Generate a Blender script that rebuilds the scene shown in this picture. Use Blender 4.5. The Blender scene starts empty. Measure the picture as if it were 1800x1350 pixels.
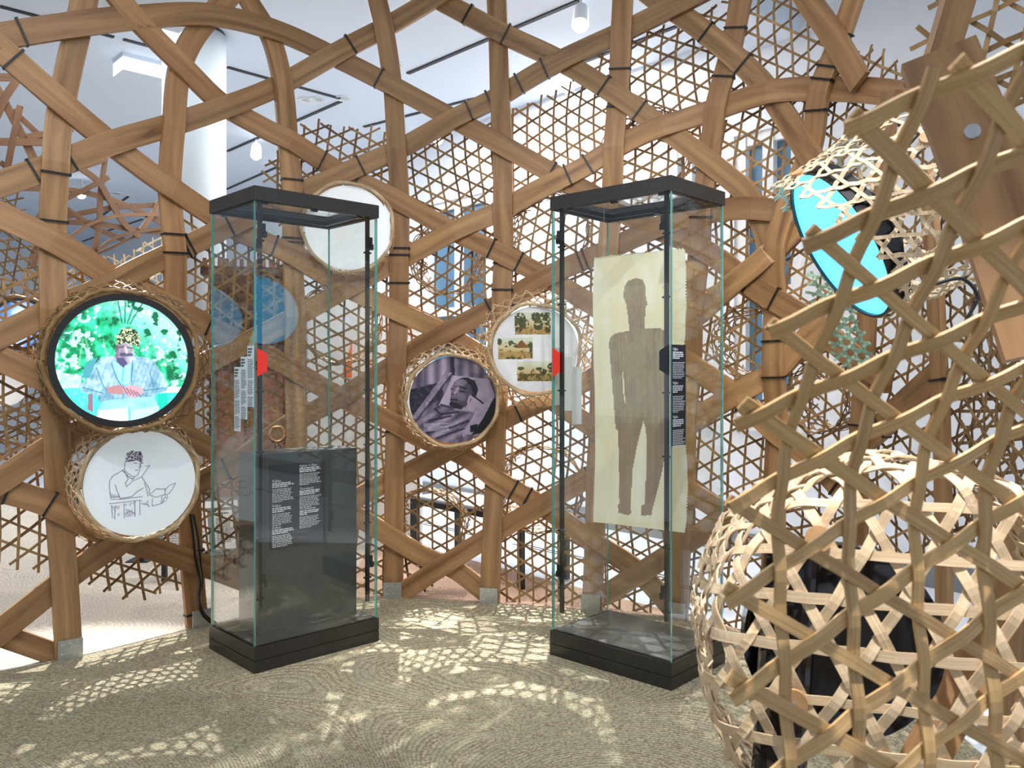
import bpy, math, random
import numpy as np
from mathutils import Vector, Matrix
random.seed(7); RNG = np.random.default_rng(7)

# ------------------------------------------------------------------ camera / world / lights
F, CX, CY, CAMH = 1465.0, 900.0, 652.0, 1.40
scn = bpy.context.scene
col = scn.collection
cam_d = bpy.data.cameras.new('camera'); cam = bpy.data.objects.new('camera', cam_d); col.objects.link(cam)
cam.location = (0, 0, CAMH); cam.rotation_euler = (math.pi/2, 0, 0)
cam_d.sensor_width = 36.0; cam_d.sensor_fit = 'HORIZONTAL'; cam_d.lens = 36.0*F/1800.0
cam_d.shift_y = -(675-CY)/1800.0
cam_d.clip_start = 0.05; cam_d.clip_end = 100
cam_d.dof.use_dof = True; cam_d.dof.focus_distance = 4.2; cam_d.dof.aperture_fstop = 11.0
scn.camera = cam
scn.cycles.transparent_max_bounces = 24
vs = scn.view_settings
vs.view_transform = 'Standard'; vs.look = 'None'; vs.gamma = 1.0; vs.use_curve_mapping = False
vs.exposure = 0.12
world = bpy.data.worlds.new('world'); scn.world = world; world.use_nodes = True
bg = world.node_tree.nodes['Background']; bg.inputs[0].default_value = (0.86, 0.94, 1.0, 1); bg.inputs[1].default_value = 0.84

def spot(loc, target, power, angle=60, blend=0.5, radius=0.018, color=(1, 0.985, 0.96)):
    d = bpy.data.lights.new('spot_lamp', 'SPOT'); d.energy = power; d.spot_size = math.radians(angle)
    d.spot_blend = blend; d.shadow_soft_size = radius; d.color = color
    o = bpy.data.objects.new('spot_lamp', d); col.objects.link(o); o.location = loc
    o.rotation_euler = (Vector(target)-Vector(loc)).to_track_quat('-Z', 'Y').to_euler()
    return o
def area(loc, target, power, sx, sy, color=(1, 1, 1)):
    d = bpy.data.lights.new('ceiling_fill', 'AREA'); d.energy = power; d.shape = 'RECTANGLE'; d.size = sx; d.size_y = sy; d.color = color
    o = bpy.data.objects.new('ceiling_fill', d); col.objects.link(o); o.location = loc
    o.rotation_euler = (Vector(target)-Vector(loc)).to_track_quat('-Z', 'Y').to_euler()
    return o
# gallery lighting: soft fill areas added under the ceiling, plus track spots
area((-0.3, 2.0, 3.97), (-0.3, 2.0, 0), 95, 5.0, 3.0)
area((-0.4, 6.9, 3.97), (-0.4, 6.9, 0), 120, 3.0, 2.0)
area((-4.4, 7.6, 3.97), (-4.4, 7.6, 0), 190, 4.0, 4.0)
SPOTS = [  # location, target, power, angle
    ((0.48, 5.88, 3.78), (0.2, 3.6, 0.0), 500, 40),
    ((0.48, 7.18, 3.78), (0.0, 4.0, 0.0), 2600, 22),
    ((-0.9, 7.6, 3.80), (-0.75, 4.0, 0.0), 2600, 20),
    ((-2.9, 6.3, 3.85), (-2.0, 3.3, 0.0), 1600, 30),
    ((-4.7, 6.2, 3.85), (-2.7, 4.7, 0.0), 1200, 48),
    ((1.6, 6.4, 3.85), (0.75, 3.0, 0.0), 900, 40),
    ((0.75, 0.55, 3.85), (0.66, 1.15, 0.8), 560, 28),
    ((1.9, 1.8, 3.85), (1.3, 3.1, 1.9), 170, 50),
    ((-1.6, 1.6, 3.85), (-1.9, 4.2, 0.8), 80, 60),  # unseen spot added to light the wall from the front
    ((0.3, 1.6, 3.85), (0.4, 4.6, 1.1), 130, 60),  # unseen spot added to brighten the paper figure and the wall
    ((-0.3, 5.6, 3.85), (-0.6, 6.4, 0.0), 300, 70),
]
for l, t, p, a in SPOTS: spot(l, t, p, a)

# ------------------------------------------------------------------ projection helpers
def W(px, py, d): return Vector(((px-CX)/F*d, d, CAMH+(CY-py)/F*d))
def on_ceiling(px, py, zc=4.0):
    d = F*(zc-CAMH)/(CY-py); return W(px, py, d)
def on_floor(px, py, z=0.0):
    d = F*(CAMH-z)/(py-CY); return W(px, py, d)

# ------------------------------------------------------------------ materials
MATS = {}
def mat_nodes(name):
    m = bpy.data.materials.new(name); m.use_nodes = True; nt = m.node_tree
    b = nt.nodes['Principled BSDF']; MATS[name] = m
    return m, nt, b
def plain(name, c, rough=0.5, metal=0.0, spec=0.5, noise=0.0, nscale=20, bump=0.0):
    m, nt, b = mat_nodes(name); b.inputs['Roughness'].default_value = rough; b.inputs['Metallic'].default_value = metal
    b.inputs['Specular IOR Level'].default_value = spec
    if noise or bump:
        tc = nt.nodes.new('ShaderNodeTexCoord'); n = nt.nodes.new('ShaderNodeTexNoise'); n.inputs['Scale'].default_value = nscale
        n.inputs['Detail'].default_value = 5; nt.links.new(tc.outputs['Object'], n.inputs['Vector'])
        r = nt.nodes.new('ShaderNodeValToRGB')
        r.color_ramp.elements[0].position = .3; r.color_ramp.elements[1].position = .7
        r.color_ramp.elements[0].color = (*[max(0, x*(1-noise)) for x in c], 1)
        r.color_ramp.elements[1].color = (*[min(1, x*(1+noise)) for x in c], 1)
        nt.links.new(n.outputs['Fac'], r.inputs['Fac']); nt.links.new(r.outputs['Color'], b.inputs['Base Color'])
        if bump:
            bp = nt.nodes.new('ShaderNodeBump'); bp.inputs['Strength'].default_value = bump; bp.inputs['Distance'].default_value = 0.004
            nt.links.new(n.outputs['Fac'], bp.inputs['Height']); nt.links.new(bp.outputs['Normal'], b.inputs['Normal'])
    else: b.inputs['Base Color'].default_value = (*c, 1)
    return m
def emis(name, c, s):
    m, nt, b = mat_nodes(name); b.inputs['Base Color'].default_value = (*c, 1); b.inputs['Emission Color'].default_value = (*c, 1)
    b.inputs['Emission Strength'].default_value = s; b.inputs['Roughness'].default_value = .25; return m
def wood(name, dark, light, red, su=.55, sv=7.5, wave=.10, vary=(.72, 1.12)):
    m, nt, b = mat_nodes(name); N = nt.nodes.new; L = nt.links.new
    uv = N('ShaderNodeUVMap'); oi = N('ShaderNodeObjectInfo')
    mp = N('ShaderNodeMapping'); mp.inputs['Scale'].default_value = (su, sv, 1)
    cmb = N('ShaderNodeCombineXYZ'); mul = N('ShaderNodeMath'); mul.operation = 'MULTIPLY'; mul.inputs[1].default_value = 57.0
    add = N('ShaderNodeVectorMath'); add.operation = 'ADD'
    L(oi.outputs['Random'], mul.inputs[0]); L(mul.outputs[0], cmb.inputs['Z']); L(mul.outputs[0], cmb.inputs['X'])
    L(uv.outputs['UV'], mp.inputs['Vector']); L(mp.outputs['Vector'], add.inputs[0]); L(cmb.outputs[0], add.inputs[1])
    n1 = N('ShaderNodeTexNoise'); n1.inputs['Scale'].default_value = 1.6; n1.inputs['Detail'].default_value = 8; n1.inputs['Roughness'].default_value = .62; n1.inputs['Distortion'].default_value = 1.1
    L(add.outputs[0], n1.inputs['Vector'])
    wv = N('ShaderNodeTexWave'); wv.bands_direction = 'Y'; wv.inputs['Scale'].default_value = .55; wv.inputs['Distortion'].default_value = 11
    wv.inputs['Detail'].default_value = 3; wv.inputs['Detail Scale'].default_value = .6; L(add.outputs[0], wv.inputs['Vector'])
    mx = N('ShaderNodeMath'); mx.operation = 'MULTIPLY_ADD'; mx.inputs[1].default_value = wave; L(wv.outputs['Fac'], mx.inputs[0]); 
    sc = N('ShaderNodeMath'); sc.operation = 'MULTIPLY'; sc.inputs[1].default_value = 1-wave*.6; L(n1.outputs['Fac'], sc.inputs[0]); L(sc.outputs[0], mx.inputs[2])
    r = N('ShaderNodeValToRGB'); e = r.color_ramp.elements
    e[0].position = .30; e[0].color = (*dark, 1); e[1].position = .70; e[1].color = (*light, 1)
    L(mx.outputs[0], r.inputs['Fac'])
    hs = N('ShaderNodeMix'); hs.data_type = 'RGBA'; hs.blend_type = 'MIX'
    rr = N('ShaderNodeMath'); rr.operation = 'MULTIPLY'; rr.inputs[1].default_value = .38; L(oi.outputs['Random'], rr.inputs[0])
    L(rr.outputs[0], hs.inputs['Factor']); L(r.outputs['Color'], hs.inputs['A']); hs.inputs['B'].default_value = (*red, 1)
    r2 = N('ShaderNodeMath'); r2.operation = 'MULTIPLY'; r2.inputs[1].default_value = 7.31; L(oi.outputs['Random'], r2.inputs[0])
    r3 = N('ShaderNodeMath'); r3.operation = 'FRACT'; L(r2.outputs[0], r3.inputs[0])
    r4 = N('ShaderNodeMapRange'); r4.inputs['To Min'].default_value = vary[0]; r4.inputs['To Max'].default_value = vary[1]; L(r3.outputs[0], r4.inputs['Value'])
    vm = N('ShaderNodeMix'); vm.data_type = 'RGBA'; vm.blend_type = 'MULTIPLY'; vm.inputs['Factor'].default_value = 1; L(hs.outputs['Result'], vm.inputs['A']); L(r4.outputs['Result'], vm.inputs['B'])
    L(vm.outputs['Result'], b.inputs['Base Color']); b.inputs['Roughness'].default_value = .5
    bp = N('ShaderNodeBump'); bp.inputs['Strength'].default_value = .25; bp.inputs['Distance'].default_value = .003
    L(n1.outputs['Fac'], bp.inputs['Height']); L(bp.outputs['Normal'], b.inputs['Normal'])
    return m
def cane(name, cols, rough=.5, spec=.35):
    m, nt, b = mat_nodes(name); N = nt.nodes.new; L = nt.links.new
    oi = N('ShaderNodeObjectInfo'); r = N('ShaderNodeValToRGB'); el = r.color_ramp.elements
    while len(el) < len(cols): el.new(.5)
    for i, c in enumerate(cols): el[i].position = i/(len(cols)-1); el[i].color = (*c, 1)
    L(oi.outputs['Random'], r.inputs['Fac'])
    tc = N('ShaderNodeTexCoord'); n = N('ShaderNodeTexNoise'); n.inputs['Scale'].default_value = 9; n.inputs['Detail'].default_value = 4
    L(tc.outputs['Object'], n.inputs['Vector'])
    mr = N('ShaderNodeMapRange'); mr.inputs['From Min'].default_value = .3; mr.inputs['From Max'].default_value = .7; mr.inputs['To Min'].default_value = .68; mr.inputs['To Max'].default_value = 1.2
    L(n.outputs['Fac'], mr.inputs['Value'])
    mx = N('ShaderNodeMix'); mx.data_type = 'RGBA'; mx.blend_type = 'MULTIPLY'; mx.inputs['Factor'].default_value = 1
    L(r.outputs['Color'], mx.inputs['A']); L(mr.outputs['Result'], mx.inputs['B']); L(mx.outputs['Result'], b.inputs['Base Color'])
    b.inputs['Roughness'].default_value = rough; b.inputs['Specular IOR Level'].default_value = spec
    return m
def vcol(name, emit=0.0, rough=.4, grain=0.0):
    m, nt, b = mat_nodes(name); a = nt.nodes.new('ShaderNodeVertexColor'); a.layer_name = 'print'
    nt.links.new(a.outputs['Color'], b.inputs['Base Color']); b.inputs['Roughness'].default_value = rough
    if emit:
        nt.links.new(a.outputs['Color'], b.inputs['Emission Color']); b.inputs['Emission Strength'].default_value = emit
    return m
def glassmat(name, tint, ior=1.45):
    m = bpy.data.materials.new(name); m.use_nodes = True; nt = m.node_tree; nt.nodes.clear(); N = nt.nodes.new; L = nt.links.new
    o = N('ShaderNodeOutputMaterial'); mx = N('ShaderNodeMixShader'); ge = N('ShaderNodeNewGeometry'); dt = N('ShaderNodeVectorMath'); dt.operation = 'DOT_PRODUCT'; L(ge.outputs['Normal'], dt.inputs[0]); L(ge.outputs['Incoming'], dt.inputs[1])
    ab = N('ShaderNodeMath'); ab.operation = 'ABSOLUTE'; L(dt.outputs['Value'], ab.inputs[0]); om = N('ShaderNodeMath'); om.operation = 'SUBTRACT'; om.inputs[0].default_value = 1; L(ab.outputs[0], om.inputs[1])
    pw = N('ShaderNodeMath'); pw.operation = 'POWER'; pw.inputs[1].default_value = 5; L(om.outputs[0], pw.inputs[0]); fr = N('ShaderNodeMath'); fr.operation = 'MULTIPLY_ADD'; fr.inputs[1].default_value = .9; fr.inputs[2].default_value = .055; L(pw.outputs[0], fr.inputs[0])
    t = N('ShaderNodeBsdfTransparent'); t.inputs['Color'].default_value = (*tint, 1); g = N('ShaderNodeBsdfGlossy'); g.inputs['Roughness'].default_value = 0.0
    L(fr.outputs[0], mx.inputs[0]); L(t.outputs[0], mx.inputs[1]); L(g.outputs[0], mx.inputs[2]); L(mx.outputs[0], o.inputs['Surface'])
    MATS[name] = m; return m
def rugmat(name, c1, c2, c3, cell=1.0, rows=420, groove=.74, band=.55):
    m, nt, b = mat_nodes(name); N = nt.nodes.new; L = nt.links.new
    tc = N('ShaderNodeTexCoord'); mp = N('ShaderNodeMapping'); mp.inputs['Scale'].default_value = (.42, .75, 1); mp.inputs['Rotation'].default_value = (0, 0, .5)
    L(tc.outputs['Object'], mp.inputs['Vector'])
    nz = N('ShaderNodeTexNoise'); nz.inputs['Scale'].default_value = 1.3; nz.inputs['Detail'].default_value = 1; L(mp.outputs['Vector'], nz.inputs['Vector'])
    va = N('ShaderNodeVectorMath'); va.operation = 'SCALE'; va.inputs['Scale'].default_value = .18; L(nz.outputs['Color'], va.inputs[0])
    vb = N('ShaderNodeVectorMath'); vb.operation = 'ADD'; L(mp.outputs['Vector'], vb.inputs[0]); L(va.outputs[0], vb.inputs[1])
    vo = N('ShaderNodeTexVoronoi'); vo.feature = 'SMOOTH_F1'; vo.inputs['Scale'].default_value = cell; vo.inputs['Smoothness'].default_value = .35
    L(vb.outputs[0], vo.inputs['Vector'])
    sm = N('ShaderNodeMath'); sm.operation = 'MULTIPLY'; sm.inputs[1].default_value = rows; L(vo.outputs['Distance'], sm.inputs[0])
    sn = N('ShaderNodeMath'); sn.operation = 'SINE'; L(sm.outputs[0], sn.inputs[0])
    # braid speckle
    n2 = N('ShaderNodeTexNoise'); n2.inputs['Scale'].default_value = 110; n2.inputs['Detail'].default_value = 3; L(tc.outputs['Object'], n2.inputs['Vector'])
    n3 = N('ShaderNodeTexNoise'); n3.inputs['Scale'].default_value = 2.2; n3.inputs['Detail'].default_value = 3; L(tc.outputs['Object'], n3.inputs['Vector'])
    r = N('ShaderNodeValToRGB'); e = r.color_ramp.elements; e[0].position = .36; e[0].color = (*c1, 1); e[1].position = .62; e[1].color = (*c2, 1)
    L(n2.outputs['Fac'], r.inputs['Fac'])
    # slowly varying bands of straw and green
    sl = N('ShaderNodeMath'); sl.operation = 'MULTIPLY'; sl.inputs[1].default_value = rows/7.3; L(vo.outputs['Distance'], sl.inputs[0])
    ss = N('ShaderNodeMath'); ss.operation = 'SINE'; L(sl.outputs[0], ss.inputs[0])
    f1 = N('ShaderNodeMapRange'); f1.inputs['From Min'].default_value = -1; f1.inputs['From Max'].default_value = 1; f1.inputs['To Min'].default_value = 0; f1.inputs['To Max'].default_value = band
    L(ss.outputs[0], f1.inputs['Value'])
    f2 = N('ShaderNodeMath'); f2.operation = 'MULTIPLY'; L(f1.outputs['Result'], f2.inputs[0]); L(n3.outputs['Fac'], f2.inputs[1])
    mx = N('ShaderNodeMix'); mx.data_type = 'RGBA'; L(f2.outputs[0], mx.inputs['Factor']); L(r.outputs['Color'], mx.inputs['A']); mx.inputs['B'].default_value = (*c3, 1)
    # groove between plaits
    gr = N('ShaderNodeMapRange'); gr.inputs['From Min'].default_value = -1; gr.inputs['From Max'].default_value = -.2; gr.inputs['To Min'].default_value = groove; gr.inputs['To Max'].default_value = 1
    L(sn.outputs[0], gr.inputs['Value'])
    mm = N('ShaderNodeMix'); mm.data_type = 'RGBA'; mm.blend_type = 'MULTIPLY'; mm.inputs['Factor'].default_value = 1; L(mx.outputs['Result'], mm.inputs['A']); L(gr.outputs['Result'], mm.inputs['B'])
    L(mm.outputs['Result'], b.inputs['Base Color']); b.inputs['Roughness'].default_value = .75; b.inputs['Specular IOR Level'].default_value = .2
    hs = N('ShaderNodeMath'); hs.operation = 'MULTIPLY_ADD'; hs.inputs[1].default_value = .5; L(sn.outputs[0], hs.inputs[0]); L(n2.outputs['Fac'], hs.inputs[2])
    bp = N('ShaderNodeBump'); bp.inputs['Strength'].default_value = .7; bp.inputs['Distance'].default_value = .006; L(hs.outputs[0], bp.inputs['Height']); L(bp.outputs['Normal'], b.inputs['Normal'])
    return m

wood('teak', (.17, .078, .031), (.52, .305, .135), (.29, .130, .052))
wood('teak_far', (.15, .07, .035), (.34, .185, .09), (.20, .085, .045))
cane('cane', [(.13, .07, .028), (.29, .17, .07), (.36, .22, .095), (.25, .14, .055), (.42, .28, .14)])
cane('cane_lit', [(.46, .30, .15), (.60, .44, .26), (.70, .55, .37), (.52, .35, .18)])  # lighter copy of cane: the light on the baskets is put into the colour
wood('cane_near', (.40, .22, .085), (.68, .45, .21), (.58, .34, .12), su=3.5, sv=110, wave=.05, vary=(.80, 1.12))
wood('cane_basket', (.58, .40, .22), (.84, .67, .47), (.72, .52, .30), su=3.5, sv=110, wave=.05, vary=(.85, 1.08))
cane('cane_green', [(.28, .42, .30), (.36, .55, .42), (.40, .48, .30)])
plain('tie', (.006, .006, .006), .4)
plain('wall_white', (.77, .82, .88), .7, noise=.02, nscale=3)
plain('ceiling_white', (.70, .77, .87), .8, noise=.015, nscale=2)
plain('floor_white', (.76, .80, .86), .35, noise=.03, nscale=4)
plain('slot', (.03, .03, .035), .6)
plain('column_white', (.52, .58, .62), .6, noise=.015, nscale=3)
plain('bronze_black', (.024, .021, .019), .32, noise=.15, nscale=60)
plain('bronze_lid', (.030, .028, .026), .38, noise=.15, nscale=60)
plain('black', (.008, .008, .009), .3)
plain('black_gloss', (.006, .006, .010), .06)
plain('case_floor', (.05, .05, .05), .28, noise=.3, nscale=9)
plain('slab', (.050, .057, .054), .35, noise=.15, nscale=12)
plain('text_black', (.030, .028, .036), .5)
plain('text_navy', (.014, .015, .024), .5)
plain('ink_white', (.75, .75, .76), .6)
plain('ink_dark', (.05, .05, .06), .6)
plain('paper_white', (.80, .83, .86), .6)
plain('paper_blue', (.62, .68, .72), .6)
plain('red', (.86, .035, .02), .45)
plain('orange', (.85, .16, .03), .5)
plain('steel', (.55, .57, .58), .35, metal=.85, noise=.12, nscale=40)
plain('copper', (.75, .40, .19), .28, metal=.9, noise=.2, nscale=40)
plain('window_blue', (.085, .165, .25), .25, noise=.15, nscale=2)
plain('window_sky', (.11, .23, .36), .25, noise=.1, nscale=2)
plain('frame_white', (.78, .80, .82), .45)
plain('board_grey', (.20, .21, .22), .5)
plain('carved_wood', (.10, .045, .030), .5, noise=.45, nscale=38, bump=.9)
plain('carved_plank', (.30, .135, .085), .55, noise=.25, nscale=26, bump=.5)
plain('knob_wood', (.48, .27, .12), .5, noise=.15, nscale=60)
emis('lamp_glow', (1.0, .97, .92), 30.0)
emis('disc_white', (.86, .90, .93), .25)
emis('screen_cyan', (.025, .17, .29), 8.0)
vcol('print_screen', emit=.85, rough=.2); vcol('print_far_screen', emit=.8, rough=.2)
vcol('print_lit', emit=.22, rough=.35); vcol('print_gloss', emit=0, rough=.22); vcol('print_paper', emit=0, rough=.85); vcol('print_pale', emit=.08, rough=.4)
glassmat('glass', (.985, .995, .99)); 
m, nt, b = mat_nodes('glass_edge'); b.inputs['Base Color'].default_value = (.10, .42, .36, 1); b.inputs['Roughness'].default_value = .12; b.inputs['Emission Strength'].default_value = 0
b.inputs['Transmission Weight'].default_value = .35
rugmat('rug_green', (.22, .175, .105), (.52, .45, .31), (.33, .35, .235), cell=.8, rows=1400)
rugmat('rug_sand', (.46, .38, .29), (.78, .72, .62), (.66, .60, .50), cell=.8, rows=1400, groove=.86, band=.2)
rugmat('rug_sand_pinklit', (.46, .27, .18), (.72, .50, .37), (.66, .42, .30), cell=1.6, rows=1400, groove=.9, band=.2)  # same rug as the sand one; its pinker light is put into the colour

# ------------------------------------------------------------------ object helpers
def link(o, parent=None):
    col.objects.link(o)
    if parent is not None: o.parent = parent
    return o
def wloc(o):
    v = Vector(o.location)
    while o.parent is not None: o = o.parent; v = v+Vector(o.location)
    return v
def thing(name, label, cat, loc=(0, 0, 0), group=None):
    o = bpy.data.objects.new(name, None); o.empty_display_size = .05; col.objects.link(o); o.location = loc
    o['label'] = label; o['category'] = cat
    if group: o['group'] = group
    return o
def tag(o, label, cat, group=None):
    o['label'] = label; o['category'] = cat
    if group: o['group'] = group
    return o
def struct(o): o['kind'] = 'structure'; return o
def obj(name, V, Fc, mat, parent=None, uvs=None, smooth=False, origin=None, mats=None, fmat=None):
    """verts in world space -> object whose origin is the parent's origin (or `origin`)"""
    me = bpy.data.meshes.new(name)
    base = wloc(parent) if parent is not None else (Vector(origin) if origin is not None else Vector((0, 0, 0)))
    me.from_pydata([tuple(Vector(v)-base) for v in V], [], Fc)
    for mm in (mats or [mat]): me.materials.append(MATS[mm])
    if fmat is not None: me.polygons.foreach_set('material_index', fmat)
    if smooth: me.polygons.foreach_set('use_smooth', [True]*len(me.polygons))
    if uvs is not None:
        ul = me.uv_layers.new(name='UVMap'); data = []
        for p in me.polygons:
            for vi in p.vertices: data.extend(uvs[vi])
        ul.data.foreach_set('uv', data)
    me.update()
    o = bpy.data.objects.new(name, me); 
    if parent is None and origin is not None: o.location = origin
    return link(o, parent)
CUBEF = [(0, 3, 2, 1), (4, 5, 6, 7), (0, 1, 5, 4), (1, 2, 6, 5), (2, 3, 7, 6), (3, 0, 4, 7)]
def boxv(o, e1, e2, e3, a0, a1, b0, b1, c0, c1):
    o = Vector(o); P = lambda a, b_, c: o+Vector(e1)*a+Vector(e2)*b_+Vector(e3)*c
    return [P(a0, b0, c0), P(a1, b0, c0), P(a1, b1, c0), P(a0, b1, c0), P(a0, b0, c1), P(a1, b0, c1), P(a1, b1, c1), P(a0, b1, c1)]
class MB:
    def __init__(s): s.V = []; s.F = []
    def add(s, V, Fc):
        n = len(s.V); s.V += list(V); s.F += [tuple(i+n for i in f) for f in Fc]
    def box(s, *a): s.add(boxv(*a), CUBEF)
    def cyl(s, c, ax, r0, r1, L, n=16, cap=True):
        ax = Vector(ax).normalized(); e = ax.orthogonal().normalized(); f = ax.cross(e); c = Vector(c); V = []
        for k in range(n):
            a = 2*math.pi*k/n; d = e*math.cos(a)+f*math.sin(a); V.append(c+d*r0); V.append(c+ax*L+d*r1)
        Fc = [(2*k, 2*((k+1) % n), 2*((k+1) % n)+1, 2*k+1) for k in range(n)]
        if cap: Fc += [tuple(2*k for k in range(n))[::-1], tuple(2*k+1 for k in range(n))]
        s.add(V, Fc)
    def ring(s, c, ax, prof, n=40):
        """lathe: prof = list of (radius, axial); closed profile"""
        ax = Vector(ax).normalized(); e = ax.orthogonal().normalized(); f = ax.cross(e); c = Vector(c); V = []; m = len(prof)
        for k in range(n):
            a = 2*math.pi*k/n; d = e*math.cos(a)+f*math.sin(a)
            for (r, z) in prof: V.append(c+d*r+ax*z)
        Fc = []
        for k in range(n):
            for j in range(m):
                k2 = (k+1) % n; j2 = (j+1) % m; Fc.append((k*m+j, k2*m+j, k2*m+j2, k*m+j2))
        s.add(V, Fc)
    def tube(s, pts, r, n=6):
        pts = [Vector(p) for p in pts]; V = []; m = len(pts)
        for i, p in enumerate(pts):
            t = (pts[min(i+1, m-1)]-pts[max(i-1, 0)]).normalized(); e = t.cross(Vector((.13, .27, 1))).normalized(); f = t.cross(e)
            for k in range(n):
                a = 2*math.pi*k/n; V.append(p+(e*math.cos(a)+f*math.sin(a))*r)
        Fc = [(i*n+k, i*n+(k+1) % n, (i+1)*n+(k+1) % n, (i+1)*n+k) for i in range(m-1) for k in range(n)]
        Fc += [tuple(range(n))[::-1], tuple(range((m-1)*n, m*n))]; s.add(V, Fc)
    def build(s, name, mat, parent=None, smooth=False, origin=None): return obj(name, s.V, s.F, mat, parent, smooth=smooth, origin=origin)
def ribbon(pts, nrm, width, thick):
    """a flat lath following pts; nrm = surface normals"""
    m = len(pts); V = []; UV = []; L = 0
    for i in range(m):
        t = pts[min(i+1, m-1)]-pts[max(i-1, 0)]
        if t.length < 1e-9: t = Vector((0, 0, 1))
        t.normalize(); n = nrm[i]-t*nrm[i].dot(t); n.normalize(); sd = n.cross(t)
        if i: L += (pts[i]-pts[i-1]).length
        hw, ht = width/2, thick/2
        V += [pts[i]-sd*hw-n*ht, pts[i]+sd*hw-n*ht, pts[i]+sd*hw+n*ht, pts[i]-sd*hw+n*ht]
        UV += [(L, -.3*hw), (L, 2*hw+.3*hw), (L, 2*hw), (L, 0)]
    Fc = []
    for i in range(m-1):
        a, b_ = 4*i, 4*i+4
        for k in range(4):
            k2 = (k+1) % 4; Fc.append((a+k, a+k2, b_+k2, b_+k))
    Fc += [(3, 2, 1, 0), (4*m-4, 4*m-3, 4*m-2, 4*m-1)]
    return V, Fc, UV
def catmull(P, n=8):
    P = [np.array(p, float) for p in P]
    if len(P) == 2: return [P[0]+(P[1]-P[0])*i/n for i in range(n+1)]
    Q = [2*P[0]-P[1]]+P+[2*P[-1]-P[-2]]; out = []
    for i in range(1, len(Q)-2):
        p0, p1, p2, p3 = Q[i-1:i+3]
        for k in range(n):
            t = k/n; out.append(.5*((2*p1)+(-p0+p2)*t+(2*p0-5*p1+4*p2-p3)*t*t+(-p0+3*p1-3*p2+p3)*t**3))
    out.append(P[-1]); return out
def snoise(x, y, s=0):
    return (math.sin(1.7*x+2.3*y+s)+math.sin(2.9*x-1.3*y+1.7*s+1)+math.sin(-1.1*x+3.7*y+2.1*s+2))/3

# ------------------------------------------------------------------ the lattice wall surface (plan curve)
Z = Vector((0, 0, 1))
class Wall:
    def __init__(s, plan):
        P = catmull(plan, 24); s.P = np.array(P); d = np.hypot(*np.diff(s.P, axis=0).T); s.S = np.concatenate([[0], np.cumsum(d)])
        s.px = CX+F*s.P[:, 0]/s.P[:, 1]
    def at(s, u):
        x = np.interp(u, s.S, s.P[:, 0]); y = np.interp(u, s.S, s.P[:, 1]); return x, y
    def u_of_px(s, px): return float(np.interp(px, s.px, s.S))
    def depth(s, px): return float(s.at(s.u_of_px(px))[1])
    def normal(s, u):
        x0, y0 = s.at(u-.05); x1, y1 = s.at(u+.05)
        n = Vector((y1-y0, -(x1-x0), 0)).normalized(); return n   # towards the viewer side
    def frame(s, u, v, off=0):
        x, y = s.at(u); n = s.normal(u); return Vector((x, y, v))+n*off, n
    def uv(s, px, py):
        u = s.u_of_px(px); d = s.at(u)[1]; return (u, CAMH+(CY-py)/F*d)
    def pt(s, px, py, off=0):
        u, v = s.uv(px, py); return s.frame(u, v, off)
WALL = Wall([(-3.3, 3.40), (-2.75, 3.66), (-2.157, 4.04), (-1.716, 4.53), (-1.25, 4.95), (-.735, 5.13), (-.13, 5.0), (.458, 4.86), (.926, 4.68), (1.36, 4.33), (1.63, 3.9), (1.735, 3.35), (1.72, 2.8)])
FARW = Wall([(-4.6, 5.9), (-3.6, 6.3), (-2.9, 6.9), (-2.3, 7.2)])
class Plane:
    def __init__(s, o, eu, ev): s.o = Vector(o); s.eu = Vector(eu); s.ev = Vector(ev); s.n = s.eu.cross(s.ev).normalized()
    def frame(s, u, v, off=0): return s.o+s.eu*u+s.ev*v+s.n*off, s.n
class Tube:
    """u = arc length around, v = distance back from the mouth"""
    def __init__(s, c, n, r, L, flare=1.2, twist=0, wob=.01):
        s.c = Vector(c); s.n = Vector(n).normalized(); s.e1 = s.n.cross(Vector((0, 0, 1))).normalized(); s.e2 = s.e1.cross(s.n).normalized(); s.r = r; s.L = L; s.fl = flare; s.wob = wob; s.ext = 0; s.ed = Z
    def frame(s, u, v, off=0):
        a = u/s.r; t = max(0, min(1, v/s.L)); r = s.r*(1+(s.fl-1)*t**1.6)+s.wob*snoise(3*a, 9*v, 1)
        d = s.e1*math.cos(a)+s.e2*math.sin(a); return s.c-s.n*(v-s.ext*max(0, d.dot(s.ed)+.1)*(1-t))+d*(r+off), d
class Drum:
    def __init__(s, c, n, r0, fil, L, dome=.05):
        s.c = Vector(c); s.n = Vector(n).normalized(); s.e1 = s.n.cross(Vector((0, 0, 1))).normalized()*-1; s.e2 = s.n.cross(s.e1).normalized()*-1
        if s.e2.z < 0: s.e2 = -s.e2
        s.r0 = r0; s.f = fil; s.L = L; s.dome = dome
    def frame(s, u, v, off=0):
        rho = math.hypot(u, v); d = (s.e1*u+s.e2*v)/max(rho, 1e-6); rc = s.r0-s.f
        if rho < rc:
            dep = s.dome*(rho/rc)**2; return s.c+d*rho-s.n*dep+s.n*off, (s.n+d*(.25*rho/rc)).normalized()
        a = (rho-rc)/s.f
        if a < math.pi/2:
            n = d*math.sin(a)+s.n*math.cos(a); return s.c+d*rc-s.n*(s.dome+s.f)+n*(s.f+off), n
        x = rho-rc-s.f*math.pi/2; w = .012*snoise(u*8, v*8, 3)
        return s.c+d*(s.r0+off+w)-s.n*(s.dome+s.f+x), d

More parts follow.
